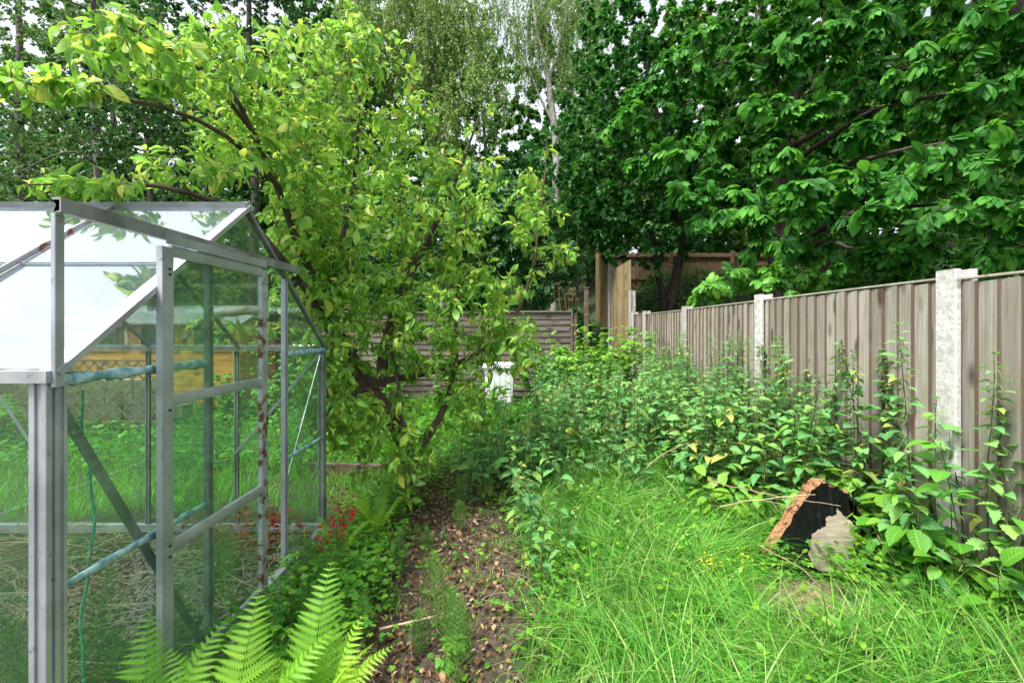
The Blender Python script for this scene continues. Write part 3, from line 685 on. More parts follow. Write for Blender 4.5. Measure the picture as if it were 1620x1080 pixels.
# retaining wall
m = M()
for r_ in range(4):
    x = -8.2+.2*(r_ % 2)
    while x < -5.2:
        w = U(.35, .55); z = .0+r_*.19; m.box((x, 6.66+U(0, .02), z), (x+w-.012, 6.9, z+.18), U(0, 1)); x += w
tag(m.build('stone_wall', MT['stone'], smooth=False), 'low buff stone retaining wall behind the diamond trellis', 'wall')
tl = thing('trellis', 'brown diamond lattice trellis leaning on the low stone wall', 'trellis', (-5.8, 6.5, .1))
m = M(); W_, H_ = 2.9, .88; x0, z0 = -7.95, .17
for sgn in (1, -1):
    c = -H_
    while c < W_+H_:
        # line x = c + sgn*z clipped to the frame
        za, zb_ = 0., H_; xa = c if sgn > 0 else c; xb = c+sgn*H_
        t0, t1 = 0., 1.
        dx = xb-xa
        for lim, s in ((0., 1), (W_, -1)):
            fa, fb = s*(xa-lim), s*(xb-lim)
            if fa < 0 and fb < 0: t0 = 2
            elif fa < 0: t0 = max(t0, fa/(fa-fb))
            elif fb < 0: t1 = min(t1, fa/(fa-fb))
        if t1 > t0+.02:
            y = 6.5+.008*sgn; m.bar((x0+xa+dx*t0, y, z0+H_*t0), (x0+xa+dx*t1, y, z0+H_*t1), .022, .008, (0, 0, 1), U(0, 1))
        c += .155
loc(m, tl).build('lattice', MT['trellis'], tl, smooth=False)
m = M()
for a, b in (((x0, z0), (x0+W_, z0)), ((x0, z0+H_), (x0+W_, z0+H_)), ((x0, z0), (x0, z0+H_)), ((x0+W_, z0), (x0+W_, z0+H_))): m.bar((a[0], 6.5, a[1]), (b[0], 6.5, b[1]), .035, .03, (0, 1, 0))
loc(m, tl).build('frame', MT['trellis'], tl, smooth=False)

# white plastic box
bx = thing('storage_box', 'white plastic box with a ribbed lid half hidden in leaves by the lap fence', 'box', (-.24, 8.6, .08))
def taper(x0, x1, y0, y1, z0, z1, s):
    m = M(); cx, cy = (x0+x1)/2, (y0+y1)/2; v = []
    for z, k in ((z0, s), (z1, 1)):
        v += [(cx+(a-cx)*k, cy+(b-cy)*k, z) for a, b in ((x0, y0), (x1, y0), (x1, y1), (x0, y1))]
    m.raw(v, [(0, 3, 2, 1), (4, 5, 6, 7), (0, 1, 5, 4), (1, 2, 6, 5), (2, 3, 7, 6), (3, 0, 4, 7)]); return m
taper(-.27, .27, -.2, .2, .0, .70, .88).build('body', MT['plastic'], bx, smooth=False)
m = taper(-.30, .30, -.23, .23, .702, .76, 1.02); m2 = taper(-.24, .24, -.18, .18, .762, .785, 1.04)
m.build('lid', MT['plastic'], bx, smooth=False); m2.build('lid_panel', MT['plastic'], bx, smooth=False)
m = M()
for k in range(5): m.box((-.2+k*.1-.012, -.2, .05), (-.2+k*.1+.012, -.185, .62))
m.build('rib', MT['plastic'], bx, smooth=False)

# sleeper edging
m = M(); m.bar((-2.1, 4.72, .05), (-1.28, 4.62, .05), .14, .05, (0, 0, 1)); o = m.build('timber_edging', MT['sleeper'], smooth=False)
tag(o, 'dark timber edging board on the ground between the greenhouse and the apple trunk', 'edging')

exec_plants = True
# ------------------------------------------------------------------ apple tree
def PP(*rows): return [(*P(a, b, d), r) for a, b, d, r in rows]
trunks = [
    [(-.83, 3.9, -.1, .10), (-.85, 3.88, .3, .085), (-.90, 3.85, .62, .075), (-1.06, 3.8, .88, .07), (-1.22, 3.75, 1.05, .065), (-1.32, 3.65, 1.22, .05)],
    PP((592, 612, 3.75, .055), (545, 545, 3.6, .045), (515, 480, 3.5, .036), (480, 400, 3.35, .03), (445, 300, 3.1, .024), (400, 210, 2.9, .018), (350, 120, 2.7, .012)),
    PP((600, 610, 3.78, .05), (612, 520, 3.9, .04), (640, 440, 4.0, .032), (690, 350, 4.0, .024), (735, 260, 3.9, .016), (758, 185, 3.85, .006)),
    PP((560, 560, 3.65, .045), (520, 505, 3.5, .045), (470, 500, 3.6, .045), (400, 492, 3.9, .04), (330, 500, 4.2, .03), (290, 540, 4.4, .02)),
    PP((655, 715, 3.85, .05), (700, 660, 3.9, .026), (722, 590, 3.95, .022), (724, 480, 3.95, .018), (730, 400, 3.9, .010), (738, 330, 3.9, .005)),
    PP((610, 600, 3.8, .03), (700, 590, 3.9, .022), (790, 540, 4.0, .02), (830, 470, 4.0, .016), (850, 380, 3.95, .012), (862, 290, 3.9, .008), (866, 215, 3.9, .003)),
    PP((520, 505, 3.5, .03), (440, 400, 3.0, .024), (360, 320, 2.7, .018), (260, 290, 2.45, .012), (140, 288, 2.25, .008), (45, 292, 2.15, .003)),
    PP((445, 300, 3.1, .02), (400, 240, 2.8, .016), (300, 170, 2.45, .012), (170, 140, 2.15, .008), (20, 130, 1.95, .003)),
    PP((400, 210, 2.9, .016), (330, 110, 2.5, .012), (250, 60, 2.25, .008), (150, 20, 2.05, .005), (60, -20, 1.95, .003)),
    PP((515, 480, 3.5, .03), (540, 380, 3.6, .022), (560, 260, 3.6, .016), (570, 150, 3.5, .010), (560, 60, 3.4, .004)),
    PP((612, 520, 3.9, .02), (640, 640, 3.6, .014), (645, 720, 3.4, .008), (650, 790, 3.3, .003)),
    PP((592, 612, 3.75, .03), (540, 620, 3.4, .014), (510, 650, 3.2, .008), (495, 700, 3.15, .003)),
]
blobs = [((560, 310, 3.8), (150, 150, .8), 250), ((430, 190, 3.2), (140, 100, .6), 130), ((320, 90, 2.6), (130, 85, .4), 75), ((170, 55, 2.15), (90, 45, .2), 26), ((250, 100, 2.4), (60, 50, .2), 16),
         ((90, 135, 2.0), (100, 16, .10), 22), ((130, 288, 2.2), (115, 12, .12), 26), ((320, 262, 2.65), (110, 38, .3), 30), ((720, 340, 3.9), (100, 110, .6), 90), ((840, 330, 3.9), (38, 80, .35), 34),
         ((640, 500, 3.9), (180, 100, .8), 170), ((800, 540, 3.8), (62, 62, .35), 34), ((570, 640, 3.6), (80, 80, .5), 50), ((650, 720, 3.4), (32, 80, .3), 16), ((500, 610, 3.3), (40, 70, .3), 16),
         ((560, 90, 3.4), (75, 85, .5), 34), ((730, 640, 3.8), (70, 50, .4), 26), ((640, 180, 3.7), (50, 60, .4), 26), ((470, 60, 3.2), (70, 60, .4), 22), ((890, 400, 3.9), (18, 40, .2), 7), ((480, 430, 3.6), (70, 110, .4), 60), ((560, 470, 3.5), (90, 60, .4), 50), ((770, 450, 4.0), (90, 50, .5), 45), ((470, 350, 3.3), (60, 90, .4), 50), ((520, 560, 3.4), (60, 60, .3), 40), ((700, 550, 3.8), (120, 60, .4), 34), ((620, 700, 3.4), (80, 80, .3), 24), ((530, 650, 3.3), (50, 60, .2), 22), ((560, 40, 3.4), (30, 45, .3), 10), ((350, 520, 4.2), (90, 25, .3), 16)]
att = []
for (px, py, d), (rx, ry, rd), n in blobs:
    n = int(n*(1.22 if d > 2.9 else .8)); v = nrm(rng.normal(0, 1, (n, 3)))*(U(0, 1, n)**(1/2.6))[:, None]
    dd = d+v[:, 2]*rd; att.append(np.stack([(px+v[:, 0]*rx-810)*dd/720, dd, 1.5+(520-py-v[:, 1]*ry)*dd/720], 1))
for px, py, d in ((780, 168, 3.85), (745, 200, 3.85), (868, 232, 3.9), (892, 340, 3.9), (800, 250, 3.9), (660, 105, 3.6), (905, 395, 3.9), (20, 105, 1.95), (75, 330, 2.1), (560, 20, 3.4)): att.append(P(px, py, d)[None])
att = np.concatenate(att)
keep = ~((att[:, 0] < -1.25) & (att[:, 2] < 2.15) & (att[:, 1] < 3.25) & (att[:, 2]-.78*(2.24-np.abs(att[:, 1]-2.24)) < .6))
att = att[keep]
# branch tips stay clear of the greenhouse roof
inroof = (att[:, 0] < -1.2) & (att[:, 1] > 1.25) & (att[:, 1] < 3.25) & (att[:, 2] < 1.36+.78*(.95-np.abs(att[:, 1]-2.24))+.12)
att = att[~inroof]
ap, appaths = tree('apple_tree', 'leaning apple tree with bright yellow green leaves beside the greenhouse', 'tree', (-.83, 3.9, 0), trunks, att, APPLE, MT['apple'], MT['applebark'],
     per=10, size=.076, szj=.45, K=7, twr=.008, tipr=.002, droop=.5, fwd=.5, upj=.7, lo=.15, curve=.3, bias=(0, 0, .5), jit=.06, colskew=1.5)
m = M(); k = rng.choice(len(appaths), 60, replace=False); e = appaths[k, 4]-np.array([-.83, 3.9, 0])
for p in e:                                        # small young fruitlets
    for _ in range(2):
        c = p+rng.normal(0, .018, 3); r = .009; n = 5
        th = np.linspace(0, pi, n); m.tubes((c+np.stack([0*th, 0*th, -r*np.cos(th)], 1))[None], (r*np.sin(th)+.0006)[None], 6)
m.build('fruitlets', MT['twig'], ap)

# ------------------------------------------------------------------ background trees
def trk(x, y, z0, pts, r0, r1):
    a = [(x, y, z0-.3, r0*1.25), (x, y, z0+.3, r0)]; n = len(pts)
    for i, p in enumerate(pts): a.append((*p, r0+(r1-r0)*(i+1)/n))
    return a
def up_trunk(px, d, tilt=0, top=9, r=.12):
    x = (px-810)*d/720; z0 = float(hgt(x, d)); return x, d, z0

# horse chestnut beyond the fence: sprays of palmate leaves
cx, cy = 5.1, 8.6; cz = float(hgt(cx, cy))
tk = [trk(cx, cy, cz, [(5.0, 8.5, 3.2), (4.9, 8.3, 5.2), (5.2, 8.2, 7.5), (5.4, 8.0, 9.5)], .17, .05)]
sprays = [(1290, 70, 6.6, 85, 40), (1350, 45, 6.3, 60, 26), (1150, 330, 6.6, 75, 40), (1110, 290, 6.8, 70, 30), (1300, 285, 5.6, 90, 44), (1330, 330, 5.5, 70, 24), (1510, 90, 5.8, 110, 40), (1560, 30, 5.4, 80, 26), (1570, 215, 4.7, 105, 44), (1480, 270, 5.0, 100, 40), (1560, 320, 4.4, 90, 40), (1450, 380, 5.4, 70, 26),
          (1240, 385, 6.2, 70, 26), (1070, 240, 7.2, 90, 34), (1380, 400, 5.6, 60, 20), (1585, 395, 4.6, 60, 20), (1190, 180, 6.9, 90, 36), (1420, 190, 6.3, 90, 40), (1200, 100, 7.3, 90, 36), (1130, 60, 7.6, 90, 40), (1060, 120, 8.0, 80, 34), (1410, 110, 6.8, 80, 30),
          (1230, 240, 6.6, 90, 36), (1390, 320, 6.2, 80, 34), (1490, 170, 6.4, 70, 30), (1020, 180, 8.2, 70, 30), (1290, 20, 7.2, 90, 34), (1450, 0, 6.4, 90, 34), (1340, 160, 6.8, 90, 34), (1210, 310, 7.0, 80, 30), (1580, 130, 5.2, 70, 26)]
# boughs reach from the trunk to the sprays
boughs = []
for px, py, d, r, n in sprays[::2]:
    e = P(px, py, d); z = max(cz+.8, min(8.5, e[2]+.2)); s = np.array([cx, cy, z]); mid = (s+e)/2+[0, 0, .35]
    boughs.append([(*s, .05), (*mid, .035), (*e, .012)])
a = []
for px, py, d, r, n in sprays:
    R_ = r*d/720; c0 = P(px, py, d); v = nrm(rng.normal(0, 1, (int(n*.55), 3)))*U(.2, 1, (int(n*.55), 1))**.5
    tiltv = v*np.array([R_*1.05, R_*.95, R_*.24]); tiltv[:, 2] += -.28*np.abs(tiltv[:, 0])-.15*(-tiltv[:, 1])
    a.append(c0+tiltv)
def chest(name, label, base, tks, att, mat, per, size, droop=.35, tm=PALM, **kw):
    return tree(name, label, 'tree', base, tks, att, tm, mat, MT['bark'], per=per, size=size, szj=.3, K=5, twr=.014, tipr=.004, droop=droop, fwd=.5, upj=.32, lo=.55, curve=.2, bias=(0, 0, .5), spread=.9, **kw)
chest('horse_chestnut', 'large horse chestnut with tiers of drooping palmate leaves hanging over the right fence', (cx, cy, cz), tk+boughs, np.concatenate(a), MT['chestnut'], 5, .225)
c3 = (8.2, 6.6); z3 = float(hgt(*c3))  # extra chestnut added mostly out of view; its high crown shades the leaves below
chest('horse_chestnut', 'overarching horse chestnut added overhead, mostly out of view, to shade the bank', (*c3, z3), [trk(*c3, z3, [(8.1, 6.8, 4), (7.6, 7.0, 7), (7.0, 7.4, 9.5)], .2, .05), [(7.6, 7, 7.2, .06), (5.5, 6.8, 8.3, .03), (4.0, 6.4, 8.4, .012)]], np.concatenate([blob((6.0, 7.2, 8.9), (3.6, 2.6, 1.1), 520, .1), blob((9.6, 7.5, 6.5), (1.8, 2, 2.4), 160, .2)]), MT['chestnut'], 6, .24, tm=PALMLO)
# inner, further crown of a second chestnut: fills the shade behind
c2 = (7.6, 11.2); z2 = float(hgt(*c2))
a = np.concatenate([blob((6.6, 10.4, 6.9), (3.9, 1.6, 3.3), 620, .2), blob((9.8, 10, 6.2), (3.0, 1.8, 4.2), 400, .2)])
chest('horse_chestnut', 'dark shaded horse chestnut further back on the bank behind the drooping one', (*c2, z2), [trk(*c2, z2, [(7.5, 11, 4.5), (7.2, 10.8, 7), (7.3, 10.6, 9)], .2, .05), trk(6.1, 10.9, z2, [(6.2, 10.8, 3.8), (6.6, 10.8, 6.2), (7.0, 10.8, 8)], .13, .04)], a, MT['chestnut'], 6, .23, tm=PALMLO)
# bright young chestnut just over the fence
sb_ = (3.75, 6.7); zs = float(hgt(*sb_))
a = np.concatenate([np.stack([(q[:, 0]-810)*q[:, 2]/720, q[:, 2], 1.5+(520-q[:, 1])*q[:, 2]/720], 1) for q in
    [np.stack([rng.normal(cxx, sxx, n), rng.normal(cyy, syy, n), rng.normal(dd, .25, n)], 1) for cxx, sxx, cyy, syy, dd, n in ((1235, 38, 437, 10, 6.4, 40), (1140, 25, 455, 12, 6.6, 22), (1290, 18, 450, 12, 6.2, 14))]])
chest('chestnut_sapling', 'bright green chestnut sapling whose leaves spread just above the fence top', (*sb_, zs), [trk(*sb_, zs, [(3.7, 6.6, 1.5), (3.75, 6.5, 2.0)], .03, .012)], a, MT['chestnut_young'], 5, .17, .25)

# sycamore with a forked curved trunk by the stepped fence
s1 = (4.05, 11.6); z1_ = float(hgt(*s1))
a = np.concatenate([blob((3.2, 11.0, 6.3), (2.3, 1.6, 3.6), 900, .2), blob((2.2, 11.3, 4.6), (1.2, 1.0, 1.2), 160, .2), blob((4.8, 10.6, 4.5), (1.6, .9, .9), 100, .2)])
tree('sycamore_tree', 'dark sycamore with a curved forked trunk behind the stepped fence', 'tree', (*s1, z1_), [
    trk(*s1, z1_, [(4.15, 11.6, 2.7), (4.35, 11.6, 3.6), (4.0, 11.4, 5), (3.5, 11.2, 7), (3.3, 11.2, 8.5)], .14, .04), trk(3.9, 11.7, z1_, [(3.7, 11.6, 2.9), (3.55, 11.5, 3.9), (2.9, 11.3, 5.4), (2.4, 11.2, 6.6)], .09, .03)],
    a, MAPLE, MT['maple'], MT['bark'], per=15, size=.135, droop=.3, upj=.35, curve=.25)
a = np.concatenate([blob((4.8, 15.5, 8), (3.2, 2, 3.8), 520, .4), blob((3, 15, 5), (2, 1.5, 1.8), 160, .4)])
tree('sycamore_tree', 'tall sycamore beyond the brown fence at the back of the bank', 'tree', (4.6, 15.6, 2.4), [trk(4.6, 15.6, 2.3, [(4.6, 15.6, 5), (4.8, 15.5, 8), (4.8, 15.5, 11)], .2, .05)], a, MAPLE, MT['maple'], MT['bark'], per=14, size=.16, droop=.3, upj=.4)
for (x, y, lab) in ((9.0, 14.5, 'sunlit yellowish maple glimpsed between trunks behind the chestnuts'), (13.5, 14.0, 'yellowish maple at the far right edge behind the chestnuts')):
    z = float(hgt(x, y)); a = np.concatenate([blob((x, y, 7.2), (3.0, 1.8, 4.2), 460, .4)])
    tree('maple_tree', lab, 'tree', (x, y, z), [trk(x, y, z, [(x-.3, y, 5), (x+.4, y, 8), (x+.6, y, 10.5)], .17, .05)], a, MAPLE, MT['maple2'], MT['bark'], per=13, size=.17, upj=.4)

# dark broadleaf behind the birches
for (x, y, top, rx, n, lab, mt) in ((-.3, 19, 8.2, 3.6, 620, 'rounded dark green tree in the gap between the two birches', 'maple'), (-6.2, 18, 11.5, 3.4, 560, 'dark leafy tree standing left of the birches', 'maple'), (3.6, 21, 10.5, 3.4, 420, 'dark tree far behind the leaning birch trunk', 'maple')):
    z = float(hgt(x, y)); a = blob((x, y, (top+z)/2+.8), (rx, 2.2, (top-z)/2), n, .45)
    tree('broadleaf_tree', lab, 'tree', (x, y, z), [trk(x, y, z, [(x+.1, y, (top+z)/2), (x-.2, y, top-1.2)], .2, .05)], a, MAPLE, MT[mt], MT['bark'], per=15, size=.17, upj=.5)

for (x, y, top, rx, n, lab) in ((-1.6, 27, 17, 4.2, 420, 'tall woodland tree seen between the two birches'), (-9.8, 23, 17, 4, 460, 'tall woodland tree behind the ivy clad tree'), (-15.5, 20, 15, 3.6, 420, 'tall woodland tree behind the branchy tree at top left'), (-22, 25, 19, 6, 520, 'tall woodland tree outermost on the left skyline'), (-13.5, 27, 18, 5.5, 420, 'tall woodland tree above the ridge of the greenhouse'), (-6.5, 26, 21, 5, 560, 'tall woodland tree directly behind the first birch'), (4.8, 28, 21, 4.2, 520, 'tall woodland tree right of the leaning birch'), (12, 22, 19, 5.5, 620, 'tall woodland tree behind the horse chestnuts'), (22, 22, 19, 6.5, 620, 'tall woodland tree outermost on the right skyline')):
    z = float(hgt(x, y)); a = blob((x, y, (top+z)/2+1.5), (rx, 2.5, (top-z)/2+1), n, .35)
    tree('woodland_tree', lab, 'tree', (x, y, z), [trk(x, y, z, [(x+.2, y, (top+z)/2), (x-.2, y, top-2)], .25, .06)], a, MAPLE, MT['maple2' if x in (-6.5, 12) else 'maple'], MT['barkgrey'], per=24, size=.31, upj=.5, twr=.02, tipr=.006)
# birches: hanging strings of small leaves
def birch(label, base, tks, cl, n, size=.075):
    a = []
    for c, r, k in cl: a.append(blob(c, r, k, .2))
    a = np.concatenate(a)
    t, paths = tree('birch_tree', label, 'tree', base, tks, a, SMALL, MT['birch'], MT['birchbark'], per=10, size=size, droop=.9, fwd=.2, K=5, twr=.012, tipr=.003, curve=.3, bias=(0, 0, .6), upj=.8)
    # pendulous shoots
    k = rng.integers(0, len(paths), n); j = rng.integers(2, 5, n); s = paths[k, j]-np.array(base); L = U(.5, 1.5, n); u = np.linspace(0, 1, 5)[None, :, None]
    off = rng.normal(0, .16, (n, 1, 3))*np.array([1, 1, .3]); dn = np.zeros((n, 1, 3)); dn[:, 0, 2] = -L
    pp = s[:, None]+off*u*1.6+dn*u**1.3
    m = M(); m.tubes(pp, .003, 3); m.build('hanging_shoots', MT['twig'], t)
    p, d, idx = twig_leaves(pp, 13, .05, .8, .3, .9); m = M(); place_leaves(m, SMALL, p, d, size*U(.7, 1.2, len(p)), U(0, 1, len(p)), upj=.9); m.build('hanging_leaves', MT['birch'], t)
bx1 = P(700, 220, 16); zb = float(hgt(bx1[0], 16))
birch('silver birch with a pale straight trunk and hanging foliage above the apple tree', (bx1[0], 16, zb), [trk(bx1[0], 16, zb, [(bx1[0], 16, 8), (bx1[0]-.5, 16, 11), (bx1[0]-.9, 16, 14)], .14, .04), [(*P(700, 130, 16), .06), (*P(640, 60, 16), .05), (*P(600, -30, 16), .03)]],
      [(P(720, 120, 15.6), (1.9, 1.4, 2.2), 150), (P(640, 20, 16), (2.6, 1.6, 2.2), 220), (P(560, 60, 16), (1.5, 1.4, 1.8), 90), (P(520, 150, 16.5), (1.6, 1.4, 1.6), 90), (P(700, 20, 16.5), (2.0, 1.4, 1.5), 120)], 3000, .11)
bx2 = P(878, 220, 16.5); zb = float(hgt(bx2[0], 16.5))
birch('silver birch with a leaning forked white trunk and thin foliage against the sky', (bx2[0], 16.5, zb), [trk(bx2[0], 16.5, zb, [tuple(P(878, 220, 16.5)), tuple(P(866, 120, 16.5)), tuple(P(850, 60, 16.5)), tuple(P(838, -30, 16.5))], .15, .05), [(*P(868, 130, 16.5), .07), (*P(886, 70, 16.5), .05), (*P(900, 0, 16.5), .03)], [(*P(876, 195, 16.5), .06), (*P(852, 150, 16.5), .04), (*P(830, 90, 16.5), .025)]],
      [(P(880, 30, 16.5), (1.9, 1.4, 1.6), 80), (P(830, 90, 16.5), (1.0, 1, 1.0), 26), (P(920, 110, 16.5), (1.1, 1, 1.6), 60), (P(900, 10, 17), (2.0, 1, 1.2), 80), (P(790, 20, 17), (.9, 1, 1.2), 26)], 1200, .09)

# left: branchy hawthorn like tree with sky showing, ivy-dark trees
def lft(px, d): x = (px-810)*d/720; return x, d, float(hgt(x, d))
x, y, z = lft(160, 9.5)
tree('hawthorn_tree', 'tall grey stemmed tree with airy small leaves and bare branches at the top left', 'tree', (x, y, z), [trk(x, y, z, [tuple(P(158, 300, 9.5)), tuple(P(150, 180, 9.5)), tuple(P(146, 60, 9.4)), tuple(P(150, -60, 9.4))], .10, .04),
     [(*P(155, 250, 9.5), .03), (*P(110, 215, 9.2), .02), (*P(98, 170, 9), .008)], [(*P(160, 265, 9.5), .03), (*P(110, 235, 9), .018), (*P(10, 282, 8.6), .006)], [(*P(157, 240, 9.5), .03), (*P(185, 190, 9.3), .02), (*P(170, 150, 9.2), .01)]],
     np.concatenate([blob(P(60, 30, 10), (2.3, 1.5, 1.7), 170, .1), blob(P(60, 240, 10.5), (2.2, 1.2, 1.5), 260, .1), blob(P(170, 150, 10), (1.5, 1.3, 2), 120, .1), blob(P(-60, 200, 9), (1.3, 1.4, 2.5), 110, .1)]), SMALL, MT['willow'], MT['barkgrey'], per=20, size=.082, droop=.35, upj=.7, curve=.35)
x, y, z = lft(32, 12)
tree('hawthorn_tree', 'pinkish grey trunked tree behind the bare branches at the left edge', 'tree', (x, y, z), [trk(x, y, z, [tuple(P(35, 300, 12)), tuple(P(32, 150, 12)), tuple(P(30, 0, 12))], .15, .06)],
     np.concatenate([blob(P(20, 280, 12.5), (3.0, 1.5, 2.2), 330, .1), blob(P(60, 100, 12.5), (2.8, 1.4, 2.2), 190, .2), blob(P(180, 60, 12.5), (1.8, 1.2, 2.8), 150, .2)]), SMALL, MT['willow'], MT['barkgrey'], per=20, size=.11, droop=.3, upj=.7)
for k, (cl, lab) in enumerate(((((400, 40, 10.5, 2.0, 1.9, 480), (430, 140, 10.5, 1.3, 1.1, 180)), 'ivy clad dark glossy tree rising behind the top of the apple tree'),
                            (((240, 240, 8.6, 1.3, 1.3, 240), (200, 120, 9, .8, .9, 70), (340, 240, 8.8, 1.0, 1.4, 160)), 'dense dark glossy evergreen behind the greenhouse roof'))):
    c = P(*cl[0][:3]); z = float(hgt(c[0], c[1]))
    tree('evergreen_tree', lab, 'tree', (c[0], c[1], z), [trk(c[0], c[1], z, [(c[0]+.1, c[1], (z+c[2])/2), (c[0]-.1, c[1], c[2]+.6)], .13, .05)],
         np.concatenate([blob(P(px, py, d), (rx, 1.0, rz), n, .35) for px, py, d, rx, rz, n in cl]), SMALL, MT['ever'], MT['bark'], per=26, size=.075, szj=.3, droop=.2, upj=.5)
# elder with flower heads behind the lap fence
x, y = -.4, 11.2; z = float(hgt(x, y))
el, ep = tree('elder_bush', 'broad elder bush dotted with small cream flower heads behind the lap fence', 'bush', (x, y, z), [trk(x, y, z, [(-.6, 11.2, 2.6), (-1.0, 11, 4.2), (-.8, 11, 5.2)], .07, .02), trk(x+.5, y, z, [(.6, 11.1, 2.6), (1.0, 11, 3.8)], .06, .02), trk(x-.8, y, z, [(-2, 11.2, 2.4), (-2.5, 11, 3.6)], .06, .02)],
    np.concatenate([blob((-.9, 11, 4.2), (1.6, .9, 1.3), 220, .5), blob((.5, 11, 3.4), (1.35, .9, 1.5), 220, .5), blob((-2.6, 11, 2.9), (1.4, .9, 1.4), 130, .5)]), ELDER, MT['elder'], MT['bark'], per=11, size=.19, droop=.3, upj=.4)
k = rng.choice(len(ep), 210, replace=False); s = ep[k, -1]+rng.normal(0, .06, (len(k), 3))-np.array([x, y, z])+np.array([0, -.08, .07])
m = M(); p = np.repeat(s, 12, 0)+rng.normal(0, 1, (len(s)*12, 3))*np.array([.045, .045, .012]); d = nrm(rng.normal(0, 1, p.shape)*[1, 1, .2]); place_leaves(m, SMALL, p, d, U(.018, .032, len(p)), U(0, 1, len(p)), upj=.3); m.build('flower_heads', MT['white'], el)

# understory shrubs, each its own
shr = [((2.9, 9.9), 1.1, .5, .55, 60, 'ever', 'low dark shrub at the foot of the sycamore trunks'), ((-4.9, 12), 3.2, 1.6, 1.5, 170, 'elder', 'dark shrub left of the elder behind the apple crown'), ((-7.6, 11.5), 3.4, 1.8, 1.7, 190, 'maple', 'spreading dark shrub above the orange shed'),
       ((-11.5, 11.5), 3.2, 2.2, 1.7, 200, 'ever', 'dark bushy shrub at the far left beyond the trellis'), ((1.35, 10.5), 1.5, .6, .5, 60, 'elder', 'small dark shrub beside the capped wooden post'), ((-2.4, 13.5), 4.6, 2.2, 2.0, 260, 'maple', 'tall dark thicket behind the elder bush'), ((2.0, 14.5), 5.2, 1.8, 2.2, 260, 'maple', 'dark thicket filling the gap left of the brown fence'), ((-15, 12.5), 3.4, 2.4, 1.8, 200, 'elder', 'dark thicket outermost on the left')]
for (x, y), zc, rx, rz, n, mt, lab in shr:
    z = float(hgt(x, y)); zc = zc if zc > z else z+.7
    tree('shrub', lab, 'shrub', (x, y, z), [trk(x, y, z, [(x+.1, y, (z+zc)/2), (x, y, zc)], .05, .02)], blob((x, y, zc), (rx, .9, rz), n, .45), SMALL if mt == 'ever' else MAPLE, MT[mt], MT['bark'], per=22 if mt == 'ever' else 15, size=.075 if mt == 'ever' else .13, droop=.25, upj=.5)

# far wood, one mass
m = M(); n = 26000; x = U(-42, 42, n); y = U(23, 34, n); h = 7+3.2*np.sin(x*.35)+1.8*np.sin(x*.83+1); z = hgt(x, y)+U(0, 1, n)**.8*h
d = nrm(rng.normal(0, 1, (n, 3))+[0, -.3, -.3]); place_leaves(m, MAPLE, np.stack([x, y, z], 1), d, U(.35, .75, n), U(0, 1, n), upj=.6); tag(m.build('far_wood', MT['maple']), 'mass of dark woodland foliage far behind the trees', 'woodland', kind='stuff')

m = M(); n = 15000; x = U(2.66, 11, n); y = U(1.5, 14.5, n)
place_leaves(m, MAPLE, np.stack([x, y, hgt(x, y)+U(.03, .5, n)*U(.2, 1, n)], 1), nrm(np.stack([rng.normal(0, 1, n), rng.normal(0, 1, n), U(-.3, .5, n)], 1)), U(.07, .15, n), U(0, 1, n), upj=.4)
n = 9000; x = U(-14, 2.3, n); y = U(9.9, 16, n); place_leaves(m, MAPLE, np.stack([x, y, hgt(x, y)+U(.03, .6, n)*U(.2, 1, n)], 1), nrm(np.stack([rng.normal(0, 1, n), rng.normal(0, 1, n), U(-.3, .5, n)], 1)), U(.08, .18, n), U(0, 1, n), upj=.4)
tag(m.build('bank_undergrowth', MT['maple']), 'dark leafy undergrowth covering the bank behind the fences', 'undergrowth', kind='stuff')
for (x, y, zc, rx, rz, n, lab) in ((5.4, 6.0, 2.0, 1.2, .9, 130, 'dark shrub under the drooping chestnut boughs'), (6.8, 8.0, 2.3, 1.4, 1.1, 130, 'dark shrub deep in the shade right of the chestnut trunk'), (8.6, 11.5, 3.0, 1.3, .9, 110, 'dark shrub against the brown fence on the bank')):
    z = float(hgt(x, y)); tree('shrub', lab, 'shrub', (x, y, z), [trk(x, y, z, [(x+.1, y, (z+zc)/2), (x, y, zc)], .05, .02)], blob((x, y, zc), (rx, .7, rz), n, .45), MAPLE, MT['maple'], MT['bark'], per=15, size=.12, droop=.25, upj=.5)

def leafy(name, label, x, y, h, nst, size, tm, mat, stem='twig', per=9, spreadr=.12, lean=.25, cat='plant', droop=.25, lo=.25, group=None, radius=.004):
    z = float(hgt(x, y)); t = thing(name, label, cat, (x, y, z), 0, group); K = 8; u = np.linspace(0, 1, K)[None, :, None]; a = U(0, 6.28, nst); L = h*U(.7, 1.05, nst)
    st = np.stack([np.cos(a)*U(0, spreadr*.5, nst), np.sin(a)*U(0, spreadr*.5, nst), 0*a-.02], 1); ld = np.stack([np.cos(a)*lean*U(.2, 1, nst), np.sin(a)*lean*U(.2, 1, nst), np.ones(nst)], 1)
    pp = st[:, None]+ld[:, None]*L[:, None, None]*u+np.stack([np.cos(a), np.sin(a), 0*a-.3], 1)[:, None]*(u**2)*L[:, None, None]*.15*lean*2
    m = M(); m.tubes(pp, (radius*(1-.7*u[..., 0]))*np.ones((nst, 1)), 5); m.build('stems', MT[stem], t)
    p, d, idx = twig_leaves(pp, per, lo, 1., .25, droop); p = p+d*size*.15
    m = M(); place_leaves(m, tm, p, d, size*U(.55, 1.15, len(p)), U(0, 1, len(p)), upj=.22); m.build('leaves', MT[mat], t); return t
